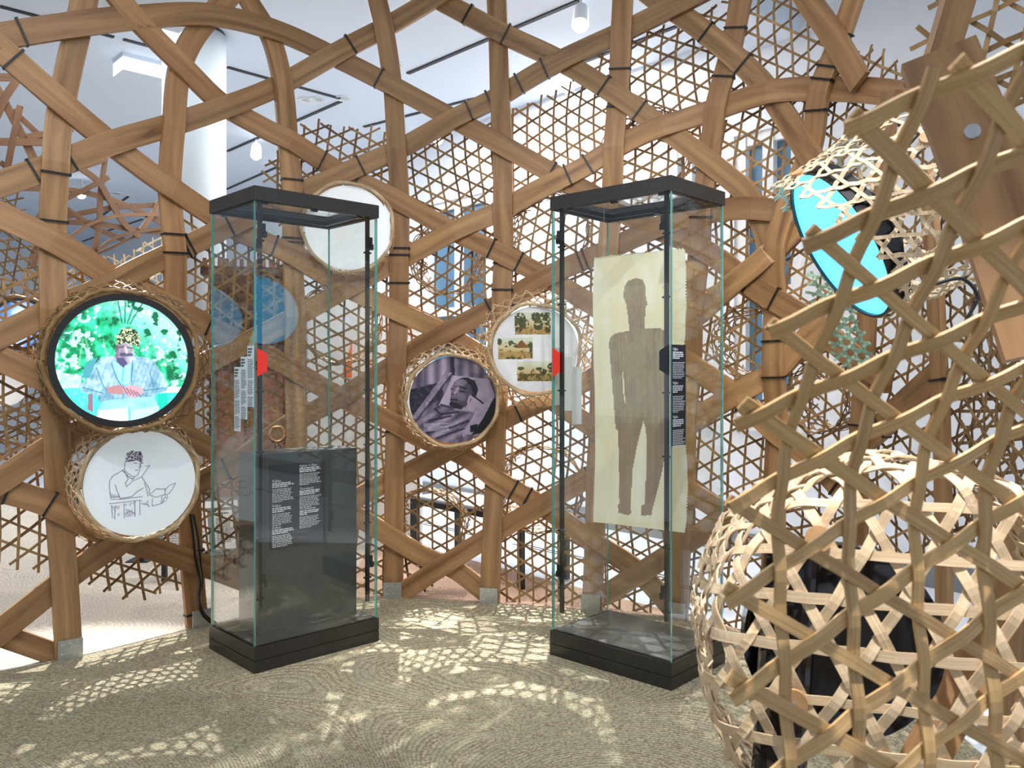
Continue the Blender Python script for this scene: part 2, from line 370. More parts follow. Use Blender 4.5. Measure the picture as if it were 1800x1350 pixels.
def inside(poly, x, y):
    c = False; n = len(poly)
    for i in range(n):
        x0, y0 = poly[i]; x1, y1 = poly[(i+1) % n]
        if (y0 > y) != (y1 > y) and x < (x1-x0)*(y-y0)/(y1-y0)+x0: c = not c
    return c
def kagome(surf, poly, h, width, thick, parent, mat, ang=90, amp=.003, off=0, holes=(), warp=.012, jag=.5, sub=1, bulge=.0, name='cane_strip', skip=0.0, seed=0, org=(0, 0), minlen=1.2):
    """triaxial open weave: three families of laths clipped to a polygon, passing over and under each other"""
    dirs = [math.radians(ang+k*120) for k in range(3)]
    D = [(math.cos(a), math.sin(a)) for a in dirs]; Nn = [(-d[1], d[0]) for d in D]
    cx = sum(p[0] for p in poly)/len(poly); cy = sum(p[1] for p in poly)/len(poly)
    R = max(math.hypot(p[0]-cx, p[1]-cy) for p in poly)+h; out = []; rnd = random.Random(seed+1)
    for i in range(3):
        n = Nn[i]; d = D[i]; nj = Nn[(i+1) % 3]
        c0 = n[0]*(cx-org[0])+n[1]*(cy-org[1])
        for k in range(int(math.floor((c0-R)/h)), int(math.ceil((c0+R)/h))+1):
            c = (k+.5)*h; jit = rnd.uniform(-.06, .06)*h
            bx, by = org[0]+n[0]*(c+jit), org[1]+n[1]*(c+jit)
            ts = []; m = len(poly)
            for q in range(m):
                x0, y0 = poly[q]; x1, y1 = poly[(q+1) % m]
                a0 = (x0-bx)*n[0]+(y0-by)*n[1]; a1 = (x1-bx)*n[0]+(y1-by)*n[1]
                if (a0 > 0) != (a1 > 0):
                    f = a0/(a0-a1); ts.append((x0+(x1-x0)*f-bx)*d[0]+(y0+(y1-y0)*f-by)*d[1])
            for (hx, hy, hr) in holes:
                pr = (hx-bx)*d[0]+(hy-by)*d[1]; q = hr*hr-((hx-bx)**2+(hy-by)**2-pr*pr)
                if q > 0: ts += [pr-math.sqrt(q), pr+math.sqrt(q)]
            ts.sort()
            for t0, t1 in zip(ts[:-1], ts[1:]):
                if t1-t0 < minlen*h: continue
                mx, my = bx+d[0]*(t0+t1)/2, by+d[1]*(t0+t1)/2
                if not inside(poly, mx, my): continue
                if any((mx-hx)**2+(my-hy)**2 < hr*hr for hx, hy, hr in holes): continue
                if rnd.random() < skip: continue
                t0 -= rnd.uniform(.05, jag)*h; t1 += rnd.uniform(.05, jag)*h
                # samples at (sub-divisions of) the crossings: nj.p = m*h/2
                s0 = nj[0]*(bx-org[0])+nj[1]*(by-org[1]); sd = nj[0]*d[0]+nj[1]*d[1]
                step = h/2/sub; va, vb = sorted((s0+sd*t0, s0+sd*t1))
                tt = [t0]+sorted((q*step-s0)/sd for q in range(math.ceil(va/step), math.floor(vb/step)+1))+[t1]
                tt = [tt[0]]+[x for x in tt[1:-1] if x-t0 > .15*step and t1-x > .15*step]+[tt[-1]]
                pts = []; nr = []
                for t in tt:
                    u, v = bx+d[0]*t, by+d[1]*t
                    wu = warp*snoise(u*2.1, v*2.1, seed); wv = warp*snoise(u*1.9+5, v*2.3, seed+2)
                    o_ = off-amp*math.cos(2*math.pi*(s0+sd*t)/h)+bulge*snoise(u*3.1, v*2.7, seed+4)
                    p, nn = surf.frame(u+wu, v+wv, o_); pts.append(p); nr.append(nn)
                V, Fc, UV = ribbon(pts, nr, width*rnd.uniform(.88, 1.12), thick)
                out.append(obj(name, V, Fc, mat, parent, uvs=UV if mat in ('cane_near', 'cane_basket') else None))
    return out
def tube_weave(surf, h, width, thick, parent, mat, amp=.002, name='cane_strip', hoops=True, rim=3, rimw=None, sub=1, seed=0, ends=.02):
    C = 2*math.pi*surf.r; N = max(8, round(C/(1.1547*h))); per = C/N; rnd = random.Random(seed)
    for sgn in (1, -1):
        for k in range(N):
            L = surf.L+rnd.uniform(-.2, 1)*ends; m = max(3, int(L/(h/2)*sub)); pts = []; nr = []
            for i in range(m+1):
                v = L*i/m; u = k*per+sgn*v*math.tan(math.radians(30))+(.006*snoise(k*3., v*20, seed))
                p, n = surf.frame(u, v, amp*sgn*math.cos(math.pi*i)); pts.append(p); nr.append(n)
            V, Fc, UV = ribbon(pts, nr, width*rnd.uniform(.85, 1.15), thick); obj(name, V, Fc, mat, parent, uvs=UV)
    if hoops:
        k = 0; v = h*.5
        while v < surf.L:
            m = 36; pts = []; nr = []
            for i in range(m+1):
                p, n = surf.frame(C*i/m, v+.004*math.sin(i*2.1+k), amp*math.cos(math.pi*i)); pts.append(p); nr.append(n)
            V, Fc, _ = ribbon(pts, nr, width, thick); obj('hoop', V, Fc, mat, parent); v += h; k += 1
    for q in range(rim):     # twisted binding of the mouth
        m = 72; pts = []; nr = []
        for i in range(m+1):
            a = 2*math.pi*i/m; tw = 9*a+q*2*math.pi/max(1, rim)
            p, n = surf.frame(C*i/m, -.004+.008*math.sin(tw), .004+.007*math.cos(tw)); pts.append(p); nr.append((n*math.cos(tw)-surf.n*math.sin(tw)).normalized())
        V, Fc, _ = ribbon(pts, nr, (rimw or width)*1.1, thick*1.4); obj('rim_binding', V, Fc, mat, parent)

# ------------------------------------------------------------------ the room
A = Vector((-.683, .730, 0)); B = Vector((.730, .683, 0)); Z = Vector((0, 0, 1)); O0 = Vector((0, 0, 0))
BW, FW, HC = 5.68, 18.6, 4.0
def room(name, mat, a0, a1, b0, b1, z0, z1): 
    mb = MB(); mb.box(O0, A, B, Z, a0, a1, b0, b1, z0, z1); return mb.build(name, mat)
floor = struct(room('floor', 'floor_white', -7, FW+.2, -16, BW+.2, -.1, 0))
ceil = struct(room('ceiling', 'ceiling_white', -7, FW+.2, -16, BW+.2, HC, HC+.1))
WIN = [((745, 862), 1.05, 3.25), ((1172, 1240), 1.0, 3.25), ((1290, 1408), 1.0, 3.22)]
def wall_a(px):   # a-coordinate where the column px meets the back wall
    d = Vector(((px-CX)/F, 1, 0)); t = BW/d.dot(B); return (d*t).dot(A)
spans = sorted([(wall_a(p1), wall_a(p0), z0, z1) for (p0, p1), z0, z1 in WIN])
mb = MB(); a = -7
for a0, a1, z0, z1 in spans:
    mb.box(O0, A, B, Z, a, a0, BW, BW+.2, 0, HC); mb.box(O0, A, B, Z, a0, a1, BW, BW+.2, 0, z0); mb.box(O0, A, B, Z, a0, a1, BW, BW+.2, z1, HC); a = a1
mb.box(O0, A, B, Z, a, FW+.2, BW, BW+.2, 0, HC); wall_back = struct(mb.build('wall_back', 'wall_white'))
struct(room('wall_far', 'wall_white', FW, FW+.2, -16, BW, 0, HC))
struct(room('baseboard_back', 'board_grey', -7, FW, BW-.03, BW, .0, .16))
for i, (a0, a1, z0, z1) in enumerate(spans):
    root = bpy.data.objects.new('window_%d' % (i+1), None); root.location = A*a0+B*BW; link(root); struct(root)
    mb = MB(); w = .09
    for x in (a0, a1-w, (a0+a1-w)/2): mb.box(O0, A, B, Z, x, x+w, BW+.02, BW+.14, z0, z1)
    for z in (z0, z1-w, z0+.95): mb.box(O0, A, B, Z, a0, a1, BW+.03, BW+.13, z, z+w)
    mb.build('window_frame', 'frame_white', root)
    am = (a0+a1)/2
    for (x0, x1) in ((a0+w, am-w/2), (am+w/2, a1-w)):
        for (q0, q1) in ((z0+w, z0+.95), (z0+.95+w, z1-w)):
            mb = MB(); mb.box(O0, A, B, Z, x0, x1, BW+.08, BW+.10, q0, q1); mb.build('pane', 'window_blue' if x0 < am-.3 else 'window_sky', root)
    mb = MB(); mb.box(O0, A, B, Z, a0-.05, a1+.05, BW-.06, BW+.05, z0-.05, z0); mb.build('window_sill', 'frame_white', root)
# slots of the track lighting, vents and coffers in the ceiling
for (p, q) in [((717, 128), (1017, 0)), ((640, 222), (835, 172)), ((400, 265), (600, 177)), ((398, 332), (487, 293)), ((400, 117), (597, 172)), ((0, 10), (100, 36)), ((167, 55), (200, 64)), ((297, 2), (342, 15)), ((217, 68), (270, 82)), ((1015, 112), (1190, 45)), ((150, 400), (225, 345)), ((190, 405), (250, 385)), ((145, 424), (167, 416))]:
    c0, c1 = on_ceiling(*p), on_ceiling(*q); t = (c1-c0); L = t.length; t.normalize(); sd = Z.cross(t)
    mb = MB(); mb.box(c0, t, sd, Z, 0, L, -.018, .018, -.012, .01); mb.build('track_slot', 'slot', ceil)
for (px, py) in [(694, 113), (558, 174), (605, 172), (250, 315), (475, 222), (205, 340), (540, 175)]:
    c = on_ceiling(px, py); mb = MB(); mb.ring(c, -Z, [(.055, -.01), (.085, -.01), (.085, .012), (.055, .006)], 24); mb.build('downlight_ring', 'frame_white', ceil)
    mb = MB(); mb.cyl(c-Z*.001, -Z, .055, .055, .004, 20); mb.build('downlight_lens', 'steel', ceil)
def coffer(name, pxs, depth):     # a shallow bulkhead hanging under the ceiling
    P = [on_ceiling(*p) for p in pxs]; n = len(P); V = [p+Z*.01 for p in P]+[p-Z*depth for p in P]
    obj(name, V, [tuple(range(n)), tuple(range(2*n-1, n-1, -1))]+[(i, i+n, (i+1) % n+n, (i+1) % n) for i in range(n)], 'ceiling_white', ceil)
def coffer_ab(a0, a1, b0, b1, d): 
    mb = MB(); mb.box(O0, A, B, Z, a0, a1, b0, b1, HC-d, HC+.02); mb.build('bulkhead', 'ceiling_white', ceil)
coffer_ab(5.2, 5.9, -3.5, 2.3, .22); coffer_ab(7.2, 12.0, .4, 1.0, .2); coffer_ab(3.0, 3.4, 3.0, BW, .16)
# round white column
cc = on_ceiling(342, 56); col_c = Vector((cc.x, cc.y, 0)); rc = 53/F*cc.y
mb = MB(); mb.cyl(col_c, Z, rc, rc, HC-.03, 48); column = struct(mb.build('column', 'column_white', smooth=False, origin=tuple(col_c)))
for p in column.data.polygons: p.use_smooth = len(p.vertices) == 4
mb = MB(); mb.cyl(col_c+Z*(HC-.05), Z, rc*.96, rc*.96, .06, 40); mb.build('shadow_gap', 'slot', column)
mb = MB(); mb.box(on_ceiling(262, 112), A, B, Z, -.12, .12, -.25, .2, -.14, 0); sp = mb.build('ceiling_box', 'ceiling_white'); tag(sp, 'small white box fixed under the ceiling beside the round column', 'box')

# track spotlights seen from below
SPL = [((1020, 42), 'bright white spotlight hanging nearest under the ceiling slot, top right of centre', (0.1, 3.7, 0)),
       ((998, 152), 'small glowing spotlight just above the woven panel tops in the centre', (-.5, 4.1, 0)),
       ((450, 272), 'glowing spotlight right of the white column', (-2, 6, 0)),
       ((770, 244), 'glowing spotlight washing the white wall behind the woven screen', (-1, 9, 1)),
       ((143, 342), 'distant spotlight shining through the far lattice at left', (-5, 8, 0)),
       ((522, 314), 'tiny spotlight beside the post above the left glass case', (-2, 7, 0))]
for (p, lab, tgt) in SPL:
    c = on_ceiling(p[0], p[1], 3.80); d = (Vector(tgt)-c).normalized(); root = thing('track_spotlight', lab, 'spotlight', c, 'ceiling track spotlights')
    mb = MB(); mb.cyl(c-d*.16, d, .05, .06, .17, 20); mb.build('housing', 'frame_white', root)
    mb = MB(); mb.cyl(c+d*.006, d, .052, .045, .03, 20); mb.cyl(c+d*.036, d, .045, .015, .025, 20); mb.build('bulb', 'lamp_glow', root)
    mb = MB(); mb.cyl(c-d*.08, Z, .010, .010, HC-c.z+.1, 8); mb.build('stem', 'frame_white', root)
spot(on_ceiling(770, 244, 3.7), on_ceiling(770, 244, 3.7)+B*.8-Z*.8, 22, 110, .8)

# ------------------------------------------------------------------ rugs
def rug(name, P, z, mat, label, th=.012):
    n = len(P); V = [(x, y, z) for x, y in P]+[(x, y, z+th) for x, y in P]
    o = obj(name, V, [tuple(range(n))[::-1], tuple(range(n, 2*n))]+[(i, (i+1) % n, (i+1) % n+n, i+n) for i in range(n)], mat)
    return tag(o, label, 'rug')
curve = [WALL.at(u) for u in np.linspace(0, WALL.S[-1], 80)]
cw = [(float(x)+float(WALL.normal(u).x)*.03, float(y)+float(WALL.normal(u).y)*.03) for (x, y), u in zip(curve, np.linspace(0, WALL.S[-1], 80))]
rug('seagrass_rug', [(-3.3, -1.0)]+cw+[(1.72, -1.0)], .001, 'rug_green', 'olive green plaited seagrass rug with curved rows under the two glass cases')
cb = [(float(x)-float(WALL.normal(u).x)*.0, float(y)-float(WALL.normal(u).y)*.0) for (x, y), u in zip(curve, np.linspace(0, WALL.S[-1], 80))]
il = [i for i, (x, y) in enumerate(cb) if x < -1.1]; ir = [i for i, (x, y) in enumerate(cb) if -1.1 <= x < 1.7 and Vector((x, y, 0)).dot(B) < 3.93]
def bline(x): return (3.97-.73*x)/.683
rug('seagrass_rug', [(-7.5, 4.0)]+[cb[i] for i in il]+[(-1.1, cb[il[-1]][1]), (-1.1, bline(-1.1)), (-3.5, bline(-3.5)), (-9, 10)], .0005, 'rug_sand', 'pale sand plaited rug behind the lattice at left', .008)
rug('seagrass_rug', [(-1.1, cb[ir[0]][1])]+[cb[i] for i in ir]+[(cb[ir[-1]][0]+.1, bline(cb[ir[-1]][0]+.1)), (-1.1, bline(-1.1))], .0005, 'rug_sand_pinklit', 'strip of the sand rug behind the lattice in the centre, coloured as if pink-lit', .008)

# ------------------------------------------------------------------ timber lattice
LAT = thing('timber_lattice', 'curving wall of crossed teak laths tied with black cable ties behind the glass cases', 'lattice', (-.1, 5.0, 0))
BEAMS = []   # (family, pts, width)
def beam(fam, pts, w=.118): BEAMS.append((fam, catmull(pts, 8), w))
P_ = 'post'; R_ = 'rise'; Fa = 'fall'
beam(P_, [(162, -70), (150, 0), (122, 120), (103, 220), (96, 310), (93, 430), (93, 560), (96, 700), (103, 860), (112, 1020), (120, 1160)])
beam(P_, [(452, -60), (397, 0), (345, 60), (318, 120), (305, 200), (300, 300), (303, 400), (310, 520), (320, 680), (330, 860), (340, 1000), (349, 1104)])
beam(P_, [(405, -70), (440, 0), (475, 60), (492, 130), (505, 220), (512, 330), (516, 460), (518, 620), (519, 780), (520, 1062)])
beam(P_, [(652, -70), (663, 0), (677, 60), (690, 150), (697, 250), (702, 350), (702, 480), (698, 640), (694, 800), (691, 1052)])
beam(P_, [(868, -70), (872, 0), (878, 120), (882, 240), (885, 360), (884, 480), (878, 640), (871, 800), (862, 1062)])
beam(P_, [(1096, -70), (1095, 0), (1090, 110), (1082, 220), (1076, 330), (1068, 470), (1058, 640), (1050, 820), (1040, 1074)])
beam(P_, [(1312, -70), (1300, 0), (1282, 90), (1264, 170), (1250, 250), (1238, 340), (1225, 470), (1213, 640), (1203, 820), (1192, 1090)])
beam(P_, [(1518, -70), (1495, 0), (1465, 90), (1441, 170), (1425, 250), (1388, 360), (1362, 450), (1360, 560), (1363, 700), (1364, 900), (1362, 1120)])
beam(P_, [(1572, 160), (1550, 330), (1528, 480), (1516, 640), (1514, 800), (1514, 1000), (1512, 1150)], .10)
beam(P_, [(1625, 300), (1640, 440), (1648, 600), (1654, 720), (1658, 880), (1660, 1100)], .085)
beam(R_, [(-80, 350), (0, 324), (100, 288), (200, 250), (300, 220), (400, 187), (480, 155), (560, 112), (640, 67), (767, -2), (860, -50)])
beam(R_, [(-80, 618), (0, 590), (110, 536), (167, 513), (240, 475), (300, 447), (400, 398), (500, 350), (600, 307), (683, 270), (767, 227), (867, 174), (950, 127), (1083, 60), (1200, 7), (1290, -40)])
beam(R_, [(-80, 895), (0, 845), (87, 788), (160, 748), (300, 670), (400, 618), (500, 568), (600, 512), (690, 463), (800, 407), (877, 371), (933, 341), (1017, 300), (1073, 264), (1133, 235), (1200, 212), (1260, 190), (1333, 168), (1400, 157), (1480, 156), (1567, 164), (1640, 185)])
beam(R_, [(-80, 1165), (0, 1108), (123, 1014), (185, 968), (245, 930), (350, 850), (413, 813), (500, 752), (600, 697), (687, 644), (777, 590), (867, 540), (967, 484), (1043, 450), (1117, 417), (1200, 385), (1280, 368), (1370, 371), (1440, 392)])
beam(R_, [(560, 912), (617, 880), (700, 838), (780, 797), (887, 737), (970, 698), (1080, 645), (1190, 580), (1280, 507), (1343, 457), (1400, 400)])
beam(R_, [(703, 1043), (833, 960), (940, 895), (1043, 835), (1160, 770), (1283, 700), (1357, 655), (1407, 607), (1460, 560)])
beam(R_, [(1060, 1047), (1173, 977), (1283, 905), (1367, 862), (1473, 803), (1533, 760), (1577, 717), (1640, 660)])
beam(Fa, [(-80, 88), (0, 67), (133, 45), (233, 33), (357, 27), (467, 50), (567, 88), (680, 147), (787, 203), (890, 260), (967, 302), (1033, 338), (1130, 392), (1240, 440), (1320, 500), (1407, 553), (1480, 610), (1570, 670)])
beam(Fa, [(-70, 30), (0, 88), (117, 190), (200, 254), (283, 320), (363, 372), (430, 410), (500, 443), (600, 500), (667, 533), (777, 584), (867, 637), (980, 710), (1080, 775), (1180, 840), (1290, 915)])
beam(Fa, [(165, -60), (207, 0), (253, 52), (327, 125), (390, 180), (467, 227), (517, 253), (600, 302), (700, 353), (800, 408), (883, 447), (967, 491), (1043, 537), (1120, 585), (1210, 636), (1297, 700), (1350, 745), (1433, 815), (1500, 890)])
beam(Fa, [(700, -40), (773, 0), (890, 63), (983, 105), (1067, 157), (1150, 213), (1200, 249), (1267, 300), (1317, 348), (1345, 420), (1358, 500)])
beam(Fa, [(1090, -50), (1147, -5), (1200, 28), (1277, 87), (1333, 140), (1377, 200), (1427, 273), (1470, 330)])
beam(Fa, [(1395, -50), (1423, 0), (1467, 62), (1517, 146)])
beam(Fa, [(-80, 335), (0, 377), (67, 410), (133, 447), (197, 487), (270, 525), (333, 556), (400, 590), (457, 617), (573, 684), (693, 743), (740, 770), (817, 803), (883, 848), (957, 893), (1033, 944), (1117, 1002), (1185, 1076)])
beam(Fa, [(-80, 598), (0, 630), (73, 664), (180, 705), (283, 752), (363, 785), (440, 825), (520, 860), (617, 903), (683, 940), (750, 980), (800, 1003), (862, 1050)])
beam(Fa, [(-80, 838), (0, 860), (83, 885), (167, 928), (233, 953), (300, 975), (367, 997), (440, 1025), (520, 1055)])
beam(Fa, [(-90, 1085), (0, 1117), (60, 1138), (118, 1158)], .10)
# over / under at the crossings (post over rise, rise over fall, fall over post)
OVER = {(P_, R_): 1, (R_, P_): -1, (R_, Fa): 1, (Fa, R_): -1, (Fa, P_): 1, (P_, Fa): -1}
def crossings(i):
    fi, Pi, _ = BEAMS[i]; Pi = np.array(Pi); res = []
    a = Pi[:-1]; d = Pi[1:]-a
    for j, (fj, Pj, _) in enumerate(BEAMS):
        if j == i or fj == fi: continue
        Pj = np.array(Pj); c = Pj[:-1]; e = Pj[1:]-c
        den = d[:, None, 0]*e[None, :, 1]-d[:, None, 1]*e[None, :, 0]; den = np.where(np.abs(den) < 1e-9, 1e-9, den)
        r = c[None]-a[:, None]
        t = (r[..., 0]*e[None, :, 1]-r[..., 1]*e[None, :, 0])/den; s = (r[..., 0]*d[:, None, 1]-r[..., 1]*d[:, None, 0])/den
        for k, l in np.argwhere((t >= 0) & (t < 1) & (s >= 0) & (s < 1)): res.append((k+t[k, l], OVER[(fi, fj)]))
    return sorted(res)
BOBJ = []
for i, (fam, pts, w) in enumerate(BEAMS):
    cr = crossings(i); ks = [c[0] for c in cr] or [0]; vs_ = [c[1]*.0165 for c in cr] or [0]
    P = []; Nn = []
    for k, p in enumerate(pts):
        off = float(np.interp(k, ks, vs_)); q, n = WALL.pt(p[0], p[1], off); P.append(q); Nn.append(n)
    V, Fc, UV = ribbon(P, Nn, w, .028); o = obj('lath', V, Fc, 'teak', LAT, uvs=UV); BOBJ.append((o, P, Nn, w))
# cable ties: wrapped round the nearest lath (of the wanted family)
TIES = [(38, 58, Fa), (27, 102, Fa), (60, 303, R_), (125, 280, R_), (97, 305, P_), (90, 388, P_), (302, 413, P_), (302, 445, P_), (325, 430, R_), (333, 428, R_), (510, 317, P_), (512, 418, P_), (514, 425, P_), (565, 283, Fa), (530, 335, R_), (615, 78, R_), (667, 137, Fa), (627, 318, Fa), (633, 292, R_), (700, 437, P_), (700, 449, P_), (702, 497, P_), (825, 22, Fa), (892, 58, Fa), (824, 192, R_), (858, 173, R_), (912, 145, R_), (957, 120, R_), (866, 437, Fa), (912, 462, Fa), (884, 463, P_), (883, 510, P_), (862, 545, R_), (899, 527, R_), (967, 305, Fa), (998, 307, R_), (1033, 288, R_), (1060, 157, Fa), (1123, 197, Fa), (1085, 121, P_), (1080, 188, P_), (1290, 48, P_), (1238, 65, Fa), (1302, 120, Fa), (1282, 138, P_), (1480, 60, P_), (1463, 120, P_), (1455, 143, P_), (1432, 160, R_), (1440, 195, P_), (1312, 505, Fa), (1360, 533, Fa), (1363, 600, P_), (1365, 663, P_), (1307, 705, Fa), (1515, 748, P_), (1515, 802, P_), (1540, 745, R_), (1655, 668, P_), (363, 575, Fa), (903, 860, Fa), (930, 868, Fa), (912, 725, R_), (1035, 835, R_), (1022, 465, R_), (1035, 470, R_), (13, 868, Fa), (85, 890, Fa), (400, 400, R_), (1467, 855, Fa), (445, 437, Fa), (480, 433, Fa), (1220, 380, P_), (395, 825, R_), (1100, 865, P_), (340, 970, P_), (345, 1078, P_), (700, 760, P_)]
def tie_mesh():
    mb = MB(); hw, ht, d, e = .5, .0185, .0048, .0045
    mb.box(O0, (1, 0, 0), (0, 1, 0), Z, -hw-.02, hw+.02, -d, d, ht, ht+e); mb.box(O0, (1, 0, 0), (0, 1, 0), Z, -hw-.02, hw+.02, -d, d, -ht-e, -ht)
    for s in (-1, 1): mb.box(O0, (1, 0, 0), (0, 1, 0), Z, s*hw-.02, s*hw+.02, -d, d, -ht, ht)
    mb.box(O0, (1, 0, 0), (0, 1, 0), Z, hw, hw+.07, -.007, .007, -.006, ht+.004)
    me = bpy.data.meshes.new('cable_tie'); me.from_pydata([tuple(v) for v in mb.V], [], mb.F); me.materials.append(MATS['tie']); return me
TIE = tie_mesh()
for (px, py, fam) in TIES:
    best = None
    for (o, P, Nn, w), (fm, pts, _) in zip(BOBJ, BEAMS):
        if fm != fam: continue
        a = np.array(pts); k = int(np.argmin(np.hypot(a[:, 0]-px, a[:, 1]-py))); dd = math.hypot(a[k, 0]-px, a[k, 1]-py)
        if best is None or dd < best[0]: best = (dd, o, P, Nn, w, k, a)
    dd, o, P, Nn, w, k, a = best
    if dd > 45: continue
    k2 = k+1 if k+1 < len(P) else k-1; seg = a[k2]-a[k]; f = float(np.clip(np.dot(np.array((px, py))-a[k], seg)/max(1e-6, seg.dot(seg)), -1, 1))
    c = P[k]+(P[k2]-P[k])*f; t = (P[k2]-P[k]).normalized(); n = Nn[k]; sd = n.cross(t).normalized(); n = t.cross(sd)
    M = Matrix((sd*w, t, n)).transposed(); q = bpy.data.objects.new('cable_tie', TIE); q.matrix_world = Matrix.Translation(c-wloc(o)-Vector(LAT.location)*0) @ M.to_4x4(); link(q, o)
    q.location = c-wloc(o); 
# steel foot plates
def plate_mesh():
    mb = MB(); mb.box(O0, (1, 0, 0), (0, 1, 0), Z, -.055, .055, -.003, .003, 0, .10); mb.box(O0, (1, 0, 0), (0, 1, 0), Z, -.055, .055, -.003, .06, 0, .004)
    for x in (-.035, 0, .035):
        for z in (.03, .075): mb.cyl((x, -.003, z), (0, -1, 0), .007, .006, .003, 8)
    me = bpy.data.meshes.new('foot_plate'); me.from_pydata([tuple(v) for v in mb.V], [], mb.F); me.materials.append(MATS['steel']); return me
PL = plate_mesh()
for px in (120, 350, 520, 691, 862, 1040, 1192, 1362):
    u = WALL.u_of_px(px); p, n = WALL.frame(u, 0.008, .042); q = bpy.data.objects.new('foot_plate', PL); link(q, LAT); q.location = p-wloc(LAT); q.rotation_euler = (0, 0, math.atan2(n.x, -n.y))

# far lattice of the next pod, left background
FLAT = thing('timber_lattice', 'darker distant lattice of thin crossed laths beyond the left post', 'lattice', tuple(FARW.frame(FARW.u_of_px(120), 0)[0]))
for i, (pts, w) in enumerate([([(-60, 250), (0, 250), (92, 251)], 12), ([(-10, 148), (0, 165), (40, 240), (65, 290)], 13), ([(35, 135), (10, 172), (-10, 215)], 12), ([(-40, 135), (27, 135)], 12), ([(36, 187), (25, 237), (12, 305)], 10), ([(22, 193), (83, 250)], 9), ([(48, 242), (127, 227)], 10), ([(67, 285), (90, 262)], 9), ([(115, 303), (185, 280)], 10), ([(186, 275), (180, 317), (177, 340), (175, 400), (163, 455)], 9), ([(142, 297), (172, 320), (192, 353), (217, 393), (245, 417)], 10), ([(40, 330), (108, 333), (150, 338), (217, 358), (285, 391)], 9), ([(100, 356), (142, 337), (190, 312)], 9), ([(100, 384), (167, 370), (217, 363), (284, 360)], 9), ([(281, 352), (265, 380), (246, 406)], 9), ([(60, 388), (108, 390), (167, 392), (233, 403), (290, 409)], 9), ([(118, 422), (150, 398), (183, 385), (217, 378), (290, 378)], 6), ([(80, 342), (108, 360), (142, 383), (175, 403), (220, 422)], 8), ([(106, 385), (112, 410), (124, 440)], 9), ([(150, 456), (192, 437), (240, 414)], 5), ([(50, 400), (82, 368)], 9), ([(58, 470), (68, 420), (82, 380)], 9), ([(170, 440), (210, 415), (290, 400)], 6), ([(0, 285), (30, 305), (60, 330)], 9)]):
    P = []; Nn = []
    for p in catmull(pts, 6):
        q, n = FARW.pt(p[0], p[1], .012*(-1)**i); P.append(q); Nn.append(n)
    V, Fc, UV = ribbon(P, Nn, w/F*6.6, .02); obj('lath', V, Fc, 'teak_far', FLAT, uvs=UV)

# ------------------------------------------------------------------ discs, screens and their baskets
def vec_to_cam(c, yaw=0, pitch=0):
    n = (Vector((0, 0, CAMH))-Vector(c)); n.z = 0; n.normalize(); n = Matrix.Rotation(math.radians(yaw), 3, 'Z') @ n
    sd = n.cross(Z).normalized(); return (Matrix.Rotation(math.radians(pitch), 3, sd) @ n).normalized()
DISCS = {  # px, py, r_px, depth, yaw, pitch
    'screen': (217, 634, 117, 3.90, 0, 0), 'drawing': (248, 849, 92, 4.05, 12, 0), 'blank': (612, 400, 74, 4.98, 0, 0),
    'portrait': (796, 703, 76, 4.86, 0, -2), 'pictures': (941, 614, 75, 4.74, 0, -1), 'farscreen': (36, 570, 46, 5.0, 0, 6), 'fardrawing': (8, 676, 38, 5.2, 10, 0)}
DG = {}
for k, (px, py, r, d, yw, pt) in DISCS.items():
    c = W(px, py, d); DG[k] = (c, r/F*d, vec_to_cam(c, yw, pt))
HOLES = []
for k in ('screen', 'drawing', 'blank', 'portrait', 'pictures'):
    px, py, r, d, _, _ = DISCS[k]; u, v = WALL.uv(px, py); HOLES.append((u, v, r/F*WALL.depth(px)*1.08))

